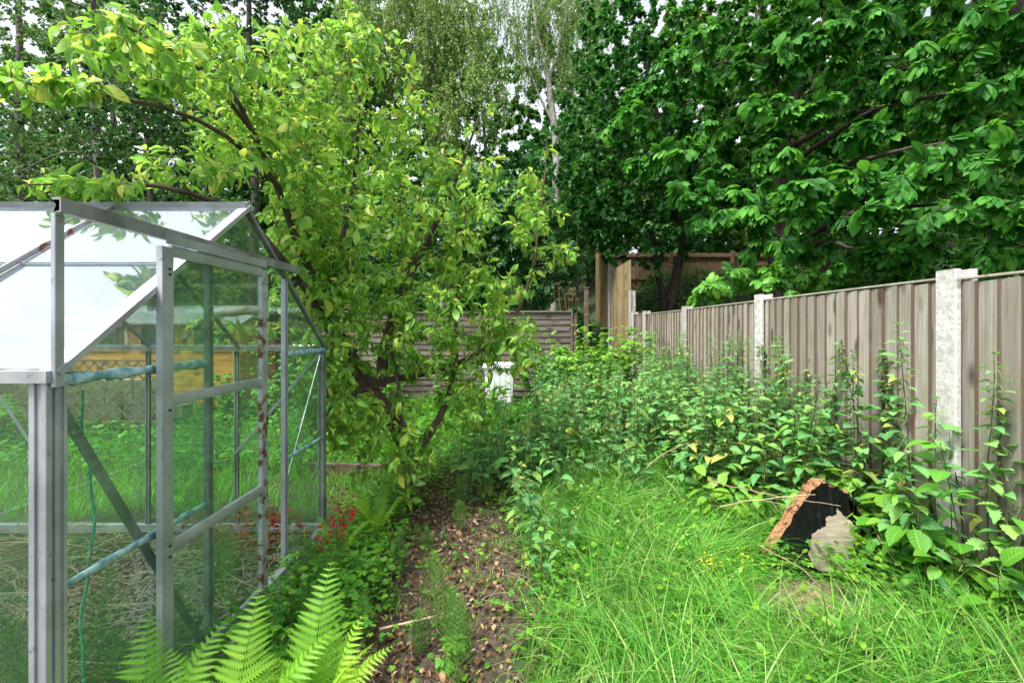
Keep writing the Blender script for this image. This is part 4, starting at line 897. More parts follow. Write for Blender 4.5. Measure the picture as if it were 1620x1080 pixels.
# ------------------------------------------------------------------ nettles
def nettle(h, seed, lo=False):
    global rng
    old = rng; rng = np.random.default_rng(seed)
    st = M(); fo = M(); tp = M(); K = 12; t = np.linspace(0, 1, K); lean = rng.normal(0, .11, 2)
    path = np.stack([lean[0]*t**1.6*h+.01*np.sin(t*9+seed), lean[1]*t**1.6*h, t*h], 1)
    st.tubes(path[None], (.0042*(1-t)+.0014)[None], 5)
    z = .12*h; ang = U(0, pi); P_ = []; D_ = []; S_ = []; cat = []
    while z < h*.995:
        f = z/h; c = np.array([np.interp(f, t, path[:, 0]), np.interp(f, t, path[:, 1]), z])
        s = .14*(1-f)**.5+.034 if f > .35 else .13
        if f < .25: s *= .8
        for k in (0, pi):
            if rng.random() < .06+.25*(f < .25): continue
            a = ang+k+rng.normal(0, .15); el = .30-.45*(1-f)+rng.normal(0, .2)
            P_.append(c); D_.append((cos(a), sin(a), el)); S_.append(s*U(.55, 1.15))
            if f > .45 and rng.random() < .8:
                for _ in range(2): cat.append((c, a+rng.normal(0, .5), s))
            if rng.random() < .35 and f > .2:   # small axillary leaves
                P_.append(c+[0, 0, .01]); D_.append((cos(a+.5), sin(a+.5), .3)); S_.append(s*.45)
        ang += pi/2+rng.normal(0, .12); z += .088*(1-f*.6)*U(.7, 1.2)
    for k in range(5):
        a = ang+k*2.5; P_.append(path[-1]); D_.append((cos(a)*.6, sin(a)*.6, .7)); S_.append(.03)
    P_ = np.array(P_); place_leaves(fo, NET, P_, nrm(np.array(D_, float)), np.array(S_), U(0, 1, len(P_)), upj=.3)
    if cat:
        u = np.linspace(0, 1, 4)[:, None]
        pp = np.array([c+np.array([cos(a)*.035, sin(a)*.035, .004])*u+np.array([0, 0, -.03])*u**2*(1+s*4) for c, a, s in cat]); tp.tubes(pp, .0019, 3)
    rng = old
    root = thing('nettle', 'tall', 'nettle'); st.build('stem', MT['nstem'], root); fo.build('leaves', MT['nettle'], root)
    if cat: tp.build('catkins', MT['nettle_tip'], root)
    return root
protos = [(h, nettle(h, 40+i)) for i, h in enumerate((.55, .66, .74, .82, .9, .97, 1.05, 1.15, 1.28, 1.42, 1.5))]
used = set()
def put_nettle(x, y, h, label, group):
    c = sorted(range(len(protos)), key=lambda i: abs(protos[i][0]-h)+U(0, .22))[0]; ph, pr = protos[c]; s = h/ph
    z = float(hgt(x, y))-.02; rz = U(0, 6.28); tl_ = (rng.normal(0, .09), rng.normal(0, .09))
    if c not in used:
        used.add(c); pr.location = (x, y, z); pr.rotation_euler = (*tl_, rz); pr.scale = (s, s, s); pr['label'] = label; pr['group'] = group; return pr
    return dup(pr, (x, y, z), rz, label, s, group, tl_)
def inpoly(x, y, pts):
    c = False; j = len(pts)-1
    for i in range(len(pts)):
        (xi, yi), (xj, yj) = pts[i], pts[j]
        if (yi > y) != (yj > y) and x < (xj-xi)*(y-yi)/(yj-yi)+xi: c = not c
        j = i
    return c
def scatter(poly, n, dmin, seed):
    r = np.random.default_rng(seed); xs_ = [p[0] for p in poly]; ys_ = [p[1] for p in poly]; out = []
    for _ in range(n*60):
        if len(out) >= n: break
        x, y = r.uniform(min(xs_), max(xs_)), r.uniform(min(ys_), max(ys_))
        if inpoly(x, y, poly) and all((x-a)**2+(y-b)**2 > dmin**2 for a, b in out): out.append((x, y))
    return out
G1 = 'nettles crowding the middle of the garden'; G2 = 'nettles standing against the right fence'; G3 = 'nettles under the apple tree'; G4 = 'nettles beside the broken board'
for x, y in scatter([(.10, 4.2), (.95, 4.4), (1.75, 4.2), (1.95, 4.2), (1.95, 8.6), (.75, 8.6), (.45, 6.4)], 118, .16, 1): put_nettle(x, y, .92+U(-.28, .22), 'stinging nettle in the dense patch in the middle of the garden', G1)
for x, y in scatter([(1.45, 4.2), (1.65, 3.3), (2.0, 2.95), (2.36, 2.75), (2.38, 7.5), (1.95, 7.5)], 118, .10, 2): put_nettle(x, y, U(1.0, 1.5) if x > 2.05 else U(.8, 1.25), 'tall dark stemmed nettle growing close to the right fence boards', G2)
for x, y in scatter([(-.55, 3.95), (.15, 3.75), (.45, 4.4), (.2, 5.2), (-.5, 5.0)], 32, .15, 3): put_nettle(x, y, U(.55, .85), 'deep green nettle in the shade under the apple tree', G3)
for x, y in scatter([(2.0, 2.55), (2.08, 2.05), (2.36, 2.0), (2.40, 3.1), (2.2, 3.3)], 10, .14, 4): put_nettle(x, y, U(1.0, 1.4) if x > 2.22 else U(.6, .95), 'large leaved nettle by the fence behind the broken board', G4)
for x, y in scatter([(.12, 3.3), (.5, 3.3), (.7, 3.9), (1.5, 3.7), (1.75, 3.3), (1.7, 4.0), (.9, 4.4), (.2, 4.2)], 16, .2, 7): put_nettle(x, y, U(.4, .78), 'short nettle sprouting from the back edge of the long grass', 'short nettles at the back edge of the grass')
put_nettle(.22, 3.1, .55, 'single young nettle leaning over the edge of the leaf litter path', None); put_nettle(.30, 2.75, .42, 'small nettle nearest the camera between the path and the long grass', None)
put_nettle(2.2, 2.5, 1.52, 'tallest thin nettle in front of the nearest concrete post', None)
for a_, b_ in ((.12, 2.95), (.20, 3.25), (.05, 3.45), (.16, 2.55), (.30, 3.0)): put_nettle(a_, b_, U(.3, .5), 'small nettle spilling over the right edge of the path', 'small nettles along the right edge of the path')
for a_, b_, hh, lb in ((.08, 3.35, .45, 'low nettle on the right edge of the path with yellowing leaves above it'),): put_nettle(a_, b_, hh, lb, None)
for i, (h, pr) in enumerate(protos):
    if i not in used: bpy.data.objects.remove(pr)

PALE = [leaf(1, .34, 6, .4, 1, .2, .5), leaf(1, .42, 6, .4, 1, .3, .3)]
for i, (x, y, h, lab) in enumerate(((1.25, 4.1, .62, 'pale leafy weed in front of the middle nettles'), (.75, 4.25, .6, 'pale leafy weed left among the front nettles'), (1.95, 3.75, .85, 'pale tall weed near the second concrete post'), (2.15, 3.3, 1.0, 'pale tall weed against the fence behind the board'), (2.25, 4.6, 1.1, 'pale weed against the fence left of the second post'), (1.5, 4.8, .8, 'pale weed deep in the nettle patch'), (.45, 5.0, .8, 'pale weed at the left of the nettle patch'), (2.28, 2.35, .95, 'pale tall weed at the foot of the nearest post'), (1.1, 5.6, .95, 'pale weed in the middle distance of the nettle patch'), (1.75, 6.2, 1.1, 'pale weed far back by the third post'))):
    leafy('leafy_weed', lab, x, y, h, 5, .085, PALE, 'broad' if i % 2 else 'currant', 'nstem', 16, .2, .25, 'weed', .2, .15, radius=.0028)

# ------------------------------------------------------------------ grass
def blades(m, x, y, h, w, lean, dirn, seg=4, rnd=None):
    n = len(x); z = hgt(x, y); u = np.linspace(0, 1, seg+1)
    dx = np.cos(dirn); dy = np.sin(dirn)
    bend = lean[:, None]*u[None]**2*h[:, None]; zz = h[:, None]*(u[None]-.38*lean[:, None]*u[None]**2.2)
    cx_ = x[:, None]+dx[:, None]*bend; cy_ = y[:, None]+dy[:, None]*bend; cz_ = z[:, None]+zz
    tw = rng.uniform(0, pi, n)[:, None]+u[None]*rng.normal(0, .5, (n, 1)); wx = np.cos(tw)*w[:, None]*(1-u[None]**1.8+.03)/2; wy = np.sin(tw)*w[:, None]*(1-u[None]**1.8+.03)/2
    v = np.stack([np.stack([cx_-wx, cy_-wy, cz_], -1), np.stack([cx_+wx, cy_+wy, cz_], -1)], 2)   # n, seg+1, 2, 3
    base = (np.arange(n)*(seg+1)*2)[:, None]+(np.arange(seg)*2)[None]
    q = np.stack([base, base+1, base+3, base+2], -1).reshape(-1, 4)
    lc = np.zeros((n, seg+1, 2, 3)); lc[..., 0] = u[None, :, None]; lc[..., 1, 1] = 1; lc[..., 0, 1] = -1; lc[..., 2] = (U(0, .93, n) if rnd is None else rnd)[:, None, None]
    m.v.append(v.reshape(-1, 3)); m.q.append(q+m.n); m.lc.append(lc.reshape(-1, 3)); m.n += n*(seg+1)*2
def region(n, x0, x1, y0, y1, test, clump=.5, cs=.06):
    x = U(x0, x1, n); y = U(y0, y1, n)
    k = rng.random(n) < clump; nc = max(8, n//60); cxs = U(x0, x1, nc); cys = U(y0, y1, nc); ci = rng.integers(0, nc, n)
    x = np.where(k, cxs[ci]+rng.normal(0, cs, n), x); y = np.where(k, cys[ci]+rng.normal(0, cs, n), y)
    t = test(x, y) & (x > x0) & (x < x1) & (y > y0) & (y < y1); return x[t], y[t], ci[t]*1.7 % 6.28, k[t]
def edge(x, y): return .07*np.sin(y*9+1)+.06*np.sin(y*21+x*5)+.04*np.sin(x*17+y*6)
def onpath(x, y, s=1.): c, hw = path_w(y); return (np.abs(x-c+edge(x, y)) < hw*s) & (y < 4.2)
m = M()
rg = lambda x, y: (x+edge(x, y)+rng.normal(0, .12, len(x)) > path_w(y)[0]+path_w(y)[1]*1.0) & ~((x > 1.35) & (x < 2.15) & (y > 2.62) & (y < 2.84)) & ~(((x-1.70)/.42)**2+((y-2.50)/.20)**2 < 1)
x, y, cd, k = region(29000, .05, 2.42, 1.25, 4.9, rg, .6, .07); n = len(x)
dn = np.where(k, cd+rng.normal(0, .6, n), U(0, 6.28, n)); h = U(.14, .40, n)*np.where(k, .75+.7*((cd*7.3) % 1), .8)*np.where(x < .5, .72, 1)*(1-.55*((x > 1.2)&(x < 2.1)&(y > 2.0)&(y<2.75)))
blades(m, x, y, h, U(.0032, .0095, n), U(.25, 1.4, n), dn, 5)
nt_ = 130; tx = U(.35, 2.35, nt_); ty = U(1.5, 4.4, nt_); kk = ~(((tx-1.72)/.50)**2+((ty-2.45)/.50)**2 < 1); tx, ty = tx[kk], ty[kk]; nt_ = len(tx); td = U(0, 6.28, nt_); ci = np.repeat(np.arange(nt_), 55); n = len(ci)
blades(m, tx[ci]+rng.normal(0, .035, n), ty[ci]+rng.normal(0, .035, n), U(.26, .52, n), U(.004, .0095, n), U(.7, 1.7, n), td[ci]+rng.normal(0, .55, n), 6, rnd=U(0, .75, n))
tag(m.build('long_grass', MT['grass']), 'long bright green grass flopping over in the right foreground', 'grass', kind='stuff')
m = M(); x, y, cd, k = region(46000, -9, 1.4, 3.6, 9.4, lambda x, y: ~((x > -4.1) & (y < 3.4)) & ~((x > -.9) & (y < 5)) & ~((x < -4.0)&(y>6.4)), .3, .1); n = len(x)
blades(m, x, y, U(.07, .20, n), U(.004, .010, n), U(.2, 1., n), U(0, 6.28, n), 3)
tag(m.build('lawn_grass', MT['lawn']), 'bright green unmown lawn beyond the greenhouse and apple tree', 'grass', kind='stuff')
m = M(); x, y, cd, k = region(14000, -1.3, -.3, 1.2, 4.6, lambda x, y: x+edge(x, y)+rng.normal(0, .08, len(x)) < path_w(y)[0]-path_w(y)[1]*1.0, .6, .05); n = len(x)
blades(m, x, y, U(.07, .26, n)*np.where(rng.random(n) < .5, 1, .6), U(.0022, .005, n), U(.2, 1.1, n), U(0, 6.28, n), 4)
x, y, cd, k = region(2600, -.8, .4, 1.3, 4.1, lambda x, y: onpath(x, y, 1.1), .9, .03); n = len(x)
blades(m, x, y, U(.03, .11, n), U(.002, .004, n), U(.2, 1, n), U(0, 6.28, n), 3)
tag(m.build('verge_grass', MT['grass']), 'short tufty grass between the greenhouse and the leaf litter', 'grass', kind='stuff')
# dry matted grass in front of the board, and dead stems in the greenhouse
m = M(); n = 2600; x = rng.normal(1.62, .17, n); y = rng.normal(2.50, .085, n); blades(m, x, y, U(.03, .12, n), U(.002, .004, n), U(.8, 2.4, n), U(0, 6.28, n), 4, rnd=U(0, 1, n))
tag(m.build('dry_grass', MT['straw']), 'patch of dry straw coloured grass in front of the broken board', 'dry grass', kind='stuff')
def loosestems(m, n, x0, x1, y0, y1, lmin, lmax, z0, r=.0018, arc=.06):
    a = U(0, 6.28, n); L = U(lmin, lmax, n); u = np.linspace(-.5, .5, 6)[None, :, None]; c = np.stack([U(x0, x1, n), U(y0, y1, n), U(0, .05, n)+z0], 1)
    dv = np.stack([np.cos(a), np.sin(a), rng.normal(0, .12, n)], 1); sd = np.stack([-np.sin(a), np.cos(a), 0*a], 1)
    pp = c[:, None]+dv[:, None]*L[:, None, None]*u+sd[:, None]*(u**2*rng.normal(0, .5, (n, 1, 1)))*L[:, None, None]; pp[..., 2] += arc*(1-4*u[..., 0]**2)*U(0, 1, n)[:, None]
    pp[..., 2] = np.maximum(pp[..., 2], hgt(pp[..., 0], pp[..., 1])+.004); m.tubes(pp, r*U(.6, 1.6, n)[:, None], 3)
m = M(); loosestems(m, 520, -3.6, -1.36, 1.4, 3.1, .2, .75, .10)
tag(m.build('dry_stems', MT['straw']), 'tangle of dry dead stems on the greenhouse floor', 'dead stems', kind='stuff')
m = M(); n = 1700; x = np.clip(rng.normal(-2.0, .35, n), -3, -1.38); y = np.clip(rng.normal(2.5, .3, n), 1.5, 3.12); s = U(.005, .013, n)
bt = T([(-1, -1, 0), (1, -.8, 0), (.9, 1, 0), (-.8, .9, 0), (-.6, -.6, .9), (.6, -.5, .8), (.5, .6, 1), (-.5, .5, .8)], [(4, 5, 6, 7), (0, 1, 5, 4), (1, 2, 6, 5), (2, 3, 7, 6), (3, 0, 4, 7), (0, 3, 2, 1)], [(0, 0)]*8)
a = U(0, 6.28, n); m.inst(bt, frames(np.stack([np.cos(a), np.sin(a), rng.normal(0, .2, n)], 1), np.tile([0, 0, 1.], (n, 1))), np.stack([x, y, np.full(n, .075)], 1), s, U(0, 1, n))
tag(m.build('gravel', MT['gravel'], smooth=False), 'pinkish gravel on the greenhouse floor', 'gravel', kind='stuff')

# leaf litter
m = M(); n = 6500; y = U(1.2, 4.6, n); c, hw = path_w(y); x = c+rng.normal(0, .62, n)*hw; g = rng.random(n) < .12; x = np.where(g, U(-1.2, .9, n), x)
d = nrm(np.stack([rng.normal(0, 1, n), rng.normal(0, 1, n), rng.normal(0, .25, n)], 1)); LT = [leaf(1, .6, 4, .45, 1, .6, .9), leaf(1, .5, 4, .4, 1, .9, -.7), leaf(1, .7, 4, .5, 1, .3, .5)]
place_leaves(m, LT, np.stack([x, y, hgt(x, y)+U(.012, .032, n)], 1), d, U(.008, .036, n)*np.where(rng.random(n) < .08, 1.7, 1), U(0, 1, n)**1.35, upj=.35)
x = U(-.6, .3, 260); y = U(1.5, 4.2, 260)
tag(m.build('leaf_litter', MT['dead']), 'brown and orange dead leaves scattered over the bare path', 'dead leaves', kind='stuff')
m = M(); loosestems(m, 230, -1.0, .35, 1.4, 4.3, .05, .26, .02, .0012, .02); tag(m.build('fallen_twigs', MT['twig2']), 'thin pale twigs and straws strewn over the path', 'twigs', kind='stuff')
tl2 = M(); tl2.tubes(np.array([[P(600, 1012, 2.2)*[1, 1, 0]+[0, 0, .05], P(640, 1000, 2.25)*[1, 1, 0]+[0, 0, .045], P(690, 1000, 2.3)*[1, 1, 0]+[0, 0, .05]]]), .006, 6)
tag(tl2.build('stick', MT['straw']), 'pale bare stick lying across the left of the path', 'stick')
# ground weeds
m = M(); n = 6800; x = U(-1.3, 2.3, n); y = U(1.3, 5.2, n); k = ~onpath(x, y, .8) | (rng.random(n) < .14); x, y = x[k], y[k]; ncl = 900; ci = rng.integers(0, ncl, len(x)); cx_ = U(-1.3, 2.3, ncl); cy_ = U(1.3, 5.2, ncl)
x = np.where(rng.random(len(x)) < .7, cx_[ci]+rng.normal(0, .04, len(x)), x); y = np.where(rng.random(len(x)) < .7, cy_[ci]+rng.normal(0, .04, len(x)), y)
k = (~onpath(x, y, .95) | (rng.random(len(x)) < .28)) & (x > -1.28); x, y = x[k], y[k]; n = len(x)
place_leaves(m, [leaf(1, .7, 4, .5, 1, .2, .3), CURR[0]], np.stack([x, y, hgt(x, y)+U(.02, .09, n)], 1), nrm(np.stack([rng.normal(0, 1, n), rng.normal(0, 1, n), U(-.1, .5, n)], 1)), U(.018, .045, n), U(0, 1, n), upj=.3)
n = 3600; ci = rng.integers(0, 60, n); gx_ = U(.25, 2.2, 60); gy_ = U(1.7, 4.6, 60); x = gx_[ci]+rng.normal(0, .09, n); y = gy_[ci]+rng.normal(0, .09, n); place_leaves(m, [BROAD[0], CURR[0]], np.stack([x, y, hgt(x, y)+U(.05, .26, n)], 1), nrm(np.stack([rng.normal(0, 1, n), rng.normal(0, 1, n), U(-.1, .6, n)], 1)), U(.02, .045, n), U(0, 1, n), upj=.3)
n = 3000; ci = rng.integers(0, 70, n); x = U(-1.22, -.72, 70)[ci]+rng.normal(0, .07, n); y = U(1.6, 4.6, 70)[ci]+rng.normal(0, .09, n); place_leaves(m, [leaf(1, .7, 4, .5, 1, .2, .3), CURR[0]], np.stack([x, y, hgt(x, y)+U(.03, .20, n)], 1), nrm(np.stack([rng.normal(0, 1, n), rng.normal(0, 1, n), U(-.1, .6, n)], 1)), U(.018, .05, n), U(0, 1, n), upj=.3)
tag(m.build('ground_weeds', MT['weed']), 'low clover and creeping weeds among the grass', 'weeds', kind='stuff')
m = M(); n = 9000; x = U(-8, 1.2, n); y = U(4.6, 9.3, n); k = ~((x > -4.1) & (y < 3.4)); x, y = x[k], y[k]; n = len(x)
place_leaves(m, [leaf(1, .7, 3, .5, 1, .2, .3), CURR[0]], np.stack([x, y, hgt(x, y)+U(.04, .22, n)], 1), nrm(np.stack([rng.normal(0, 1, n), rng.normal(0, 1, n), U(-.1, .5, n)], 1)), U(.04, .10, n), U(0, 1, n), upj=.3)
tag(m.build('lawn_weeds', MT['weed']), 'leafy weeds spread through the far lawn', 'weeds', kind='stuff')

# ------------------------------------------------------------------ ferns
def pinna(n=14): 
    t = leaf(1, .19, n*2, .08, .75, .05, .4, teeth=.6); return t
PIN = pinna(13)
def frond(L, seed, np_=24, arch=.9):
    r = np.random.default_rng(seed); m = M(); K = 26; u = np.linspace(0, 1, K)
    ang = 1.35-arch*u**1.5; dx = np.cos(ang); dz = np.sin(ang); x = np.r_[0, np.cumsum(dx[:-1])]*L/K; z = np.r_[0, np.cumsum(dz[:-1])]*L/K; y = .02*np.sin(u*3+seed)
    path = np.stack([x, y, z], 1); m.tubes(path[None], (.0036*(1-u)+.0008)[None], 5, rnd=.3)
    P_ = []; D_ = []; S_ = []; Up = []
    for i in range(np_*1):
        f = .16+.82*(i/(np_-1))**.93; c = np.array([np.interp(f, u, path[:, k]) for k in range(3)]); tx, tz = np.interp(f, u, dx), np.interp(f, u, dz)
        g = (f-.16)/.84; s = L*.27*(math.sin(min(1, (g+.16)/.42)*pi/2))*(1-g)**.72+.012
        for sd in (1, -1):
            d = np.array([tx*.42, sd*1., tz*.42]); D_.append(d+r.normal(0, .05, 3)); P_.append(c); S_.append(s*r.uniform(.9, 1.05)); Up.append((-tz, 0, tx+.0))
    P_ = np.array(P_); Rm = frames(nrm(np.array(D_)), np.array(Up, float)+r.normal(0, .08, (len(P_), 3))); m.inst(PIN, Rm, P_, np.array(S_), r.uniform(.1, .9)*.6+r.uniform(0, .4, len(P_)))
    return m.mesh('frond', MT['fern'])
FR = [frond(.62, 1, 21), frond(.57, 2, 20, 1.1), frond(.5, 3, 18, .7), frond(.66, 4, 22, .6)]
def fern(name, label, x, y, fr, sc=1., group=None, mat=None):
    t = thing(name, label, 'fern', (x, y, float(hgt(x, y))), 0, group)
    for k, (az, s, til) in enumerate(fr):
        o = bpy.data.objects.new('frond', FR[k % 4]); C.objects.link(o); o.parent = t; o.rotation_euler = (0, til, az); o.scale = (s*sc,)*3; o.location = (.02*cos(az), .02*sin(az), 0)
    return t
# fronds: azimuth, scale, tilt (negative lifts it)
fern('fern', 'bright fern clump furthest left at the foot of the greenhouse door', -1.13, 1.42, [(2.3, .95, -.05), (1.3, .95, -.15), (.2, .9, .1), (-1.0, .8, .1), (3.6, .7, .3), (-2.0, .8, .1)])
fern('fern', 'bright fern clump in the middle of the three foreground ferns', -.88, 1.46, [(1.9, .98, -.12), (.9, .9, .05), (-.3, .9, .25), (-1.4, .9, .0), (2.8, .85, .15), (-2.3, .8, .2)])
fern('fern', 'broad bright fern clump nearest the leaf litter with its tallest frond upright', -.70, 1.60, [(1.75, 1.0, -.18), (.5, .72, .12), (1.0, .85, .0), (-.6, .9, .1), (-1.5, .9, -.05), (2.7, .7, .2), (-2.4, .8, .2)])
fern('fern', 'small fern with a yellowish frond by the far end of the greenhouse gable', -1.13, 2.85, [(.3, .62, .1), (1.2, .6, -.1), (-.8, .55, .2), (2.4, .5, 0), (-2, .5, .1)])
fern('fern', 'small fern beyond the red leaved plant beside the greenhouse', -1.02, 3.35, [(.1, .8, .1), (1.4, .8, -.1), (-.9, .75, .1), (2.6, .7, .1), (-2.2, .7, 0)])
fern('fern', 'feathery fern in the shade behind the apple trunk', -1.15, 4.7, [(.1, 1.0, -.1), (1.4, 1, -.1), (-.9, 1, .0), (2.6, 1, -.1), (-2.2, 1, 0)])
fern('fern', 'fern at the base of the fence behind the broad leaved weeds on the right', 2.22, 2.75, [(2.8, .8, .0), (3.6, .8, .1), (-2, .75, 0), (2.0, .75, .1)])

# ------------------------------------------------------------------ horsetails
def horsetail(h, seed):
    r = np.random.default_rng(seed); root = thing('horsetail', 'h', 'horsetail'); m = M(); m.tubes(np.array([[(0, 0, 0), (.005, 0, h*.5), (0, .004, h)]]), .0016, 4); m.build('stem', MT['horse'], root)
    m = M(); nw = 16; pp = []
    for i in range(nw):
        f = .12+.86*i/(nw-1); L = .10*(1-f)**.6*(.5+.5*min(1, f*3))+.012; nb = 12
        for k in range(nb):
            a = k*2*pi/nb+i*.3+r.normal(0, .1); u = np.linspace(0, 1, 4)[:, None]; L2 = L*r.uniform(.7, 1.2)
            pp.append(np.array([0, 0, f*h])+np.concatenate([cos(a)*L2*u*.85, sin(a)*L2*u*.85, L2*(.75*u**1.5)], 1))
    m.tubes(np.array(pp), .0009, 3); m.build('whorls', MT['horse'], root); return root
HT = [horsetail(h, i) for i, h in enumerate((.30, .24, .38))]
hts = [(-.95, 2.35, 1., 'bushy horsetail', 'horsetails beside the ferns and the greenhouse'), (-.85, 2.5, 1), (-1.0, 2.6, .9), (-.92, 2.1, 1), (-1.05, 2.2, .8), (-.7, 2.1, .8), (-1.1, 2.45, 1.1), (-.8, 2.25, .8),
       (-.36, 2.25, 1.1), (-.30, 2.15, 1), (-.42, 2.1, .9), (-.68, 2.75, .8), (-.38, 3.3, .8), (-.55, 3.0, .7), (-.25, 1.95, 1.), (-.45, 3.7, 1.), (-.25, 3.9, 1.1),
       (-1.55, 1.5, 1.3), (-1.7, 1.6, 1.4), (-1.5, 1.7, 1.2), (-1.85, 1.5, 1.3), (-1.62, 1.42, 1.2), (-2.0, 1.7, 1.4), (-1.45, 2.3, 1.2), (-1.6, 2.5, 1.1), (-2.3, 1.5, 1.4), (-2.2, 1.9, 1.3), (-2.6, 1.6, 1.3), (-1.48, 2.0, 1.2), (-1.75, 1.85, 1.2)]
for i, q in enumerate(hts):
    x, y, s = q[:3]
    lab, g = ('feathery green horsetail inside the greenhouse behind dirty glass', 'horsetails inside the greenhouse') if x < -1.4 else (('feathery green horsetail beside the ferns and greenhouse gable', 'horsetails by the ferns') if x < -.69 else ('small feathery horsetail growing out of the dead leaves of the path', 'horsetails on the path'))
    l = (x, y, float(hgt(x, y)))
    if i < 3:
        o = HT[i]; o.location = l; o.scale = (s,)*3; o['label'] = lab; o['group'] = g
    else: dup(HT[i % 3], l, U(0, 6), lab, s, g, (rng.normal(0, .08), rng.normal(0, .08)))

# ------------------------------------------------------------------ broad leaved weeds etc.
bl = [(2.16, 2.46, .46, 3, .115, 'broad leaved weed with big heart shaped leaves in front of the broken board'), (2.22, 2.60, .50, 3, .12, 'broad leaved weed beside the nettles near the fence'),
      (2.14, 3.0, .58, 4, .11, 'broad leaved weed rising behind the right shoulder of the broken board'), (1.62, 3.35, .50, 4, .095, 'pale leafy weed behind the left shoulder of the broken board'), (1.80, 3.6, .5, 4, .09, 'pale leafy weed among dead canes behind the board'), (1.38, 3.2, .28, 3, .07, 'short broad leaved weed left of the broken board'),
      (2.3, 2.15, .45, 3, .13, 'broad leaved weed at the right edge in front of the fence'), (2.26, 2.76, .52, 4, .12, 'broad leaved weed between the board and the fence nettles'), (2.34, 2.38, .34, 4, .12, 'low broad leaved weed in the grass right of the board'), (1.9, 3.1, .62, 4, .10, 'broad leaved weed tallest behind the board')]
for x, y, h, n, s, lab in bl: leafy('broadleaf_weed', lab, x, y, h, n+1, s*1.18, BROAD, 'broad', per=11, lean=.4)
for x, y, h, lab in ((2.33, 2.28, 1.28, 'tall leaning dark stemmed shrub with oval leaves against the nearest fence panel'), ):
    leafy('self_sown_shrub', lab, x, y, h, 4, .10, BROAD, 'chestnut_young', 'nstem', 8, .1, .22, 'shrub', .1, .4, radius=.006)
leafy('currant_bush', 'big currant bush with fresh green lobed leaves in front of the end of the fence', 1.4, 7.5, 1.6, 44, .13, CURR, 'currant', 'bark', 26, .7, .38, 'bush', .25, .15, radius=.007)
leafy('currant_bush', 'lower currant bush left of the larger one in front of the lap fence', .6, 8.0, 1.25, 26, .13, CURR, 'currant', 'bark', 22, .6, .4, 'bush', .25, .15, radius=.006)
leafy('young_sycamore', 'young sycamore seedling with broad pale leaves in front of the white box', -.35, 7.6, .65, 9, .17, [CURR[0]], 'broad', 'twig', 10, .5, .35, 'seedling', .15, .2)
leafy('young_sycamore', 'leafy seedling left of the white box on the lawn', -1.0, 8.1, 1.0, 10, .16, [CURR[0]], 'broad', 'twig', 11, .6, .3, 'seedling', .15, .2)
for x, y, h, lab in ((-3.6, 8.4, 1.2, 'leafy green bush on the lawn seen through the greenhouse door'), (-2.6, 8.7, 1.3, 'leafy bush by the lap fence seen through the far greenhouse pane'), (-4.4, 7.6, .8, 'small leafy bush at the end of the stone wall'), (-6.9, 5.9, .6, 'patchy leafy plant at the foot of the trellis')):
    leafy('leafy_bush', lab, x, y, h, 24, .12, CURR, 'currant', 'bark', 20, .8, .4, 'bush', .25, .1)
leafy('creeping_plant', 'young yellow green plant climbing at the foot of the sliding door', -1.17, 2.15, .34, 5, .035, [CURR[0]], 'weed', 'twig', 9, .12, .5, radius=.0015)
leafy('strawberry_plant', 'small plant with paired rounded leaves beside the ferns', -.86, 2.75, .2, 6, .065, BROAD, 'weed', 'twig', 4, .1, .7, radius=.0015, lo=.7)
leafy('maple_seedling', 'tiny maple seedling with yellow green leaves on the path', -.31, 2.08, .14, 2, .075, [CURR[0]], 'broad', 'twig', 4, .04, .4, radius=.0015, lo=.8)
leafy('creeping_jenny', 'bushy low weed with small round leaves behind the long grass', 1.12, 3.55, .30, 18, .04, [BROAD[0]], 'weed', 'twig', 16, .35, .5, radius=.0018)
for x, y, h, s, lab, g in ((-1.22, 2.95, .42, 12, 'red leaved cranesbill plant just outside the far corner post of the greenhouse', None), (-1.58, 2.75, .36, 14, 'rusty red leaved plant inside the greenhouse behind the door', None), (-1.9, 2.95, .30, 10, 'reddish seedling plant at the back of the greenhouse floor', None)):
    leafy('red_plant', lab, x, y, h, s, .032, [CURR[0]], 'red', 'twig', 20, .25, .5, radius=.0015, droop=.1)
t = leafy('rose_bush', 'rose bush with a single deep pink bloom behind the greenhouse gable', -2.6, 5.4, 1.75, 8, .06, BROAD, 'currant', 'twig', 20, .4, .3, 'rose')
c = P(420, 440, 4.9)-np.array(t.location); m = M(); n = 26; d = nrm(rng.normal(0, 1, (n, 3))+[0, -.5, .4]); place_leaves(m, [leaf(1, .9, 4, .6, .7, .6, -.8)], np.tile(c, (n, 1)), d, U(.025, .045, n), U(0, 1, n)); m.build('bloom', MT['petal'], t)
# dried hogweed head by the post
t = thing('dried_seedhead', 'dried brown umbel seedhead sticking up behind the lap fence beside the capped post', 'plant', (1.2, 9.9, .2))
m = M(); pp = []
for a in range(9):
    an = a*.7; u = np.linspace(0, 1, 5)[:, None]; pp.append(np.array([.1*(a % 3)-.1, 0, .9])+np.array([cos(an)*.18, sin(an)*.12, 1.0+.12*(a % 4)])*u**.9)
    for b in range(6): pp.append(pp[a*7][-1]+np.array([cos(b*1.05)*.06, sin(b*1.05)*.06, .06])*u)
m.tubes(np.array(pp), .005, 4); m.build('umbels', MT['dead'], t); m = M(); m.tubes(np.array([[(0, 0, 0), (0, 0, .5), (0, 0, .95)]]), .012, 6); m.build('stem', MT['straw'], t)

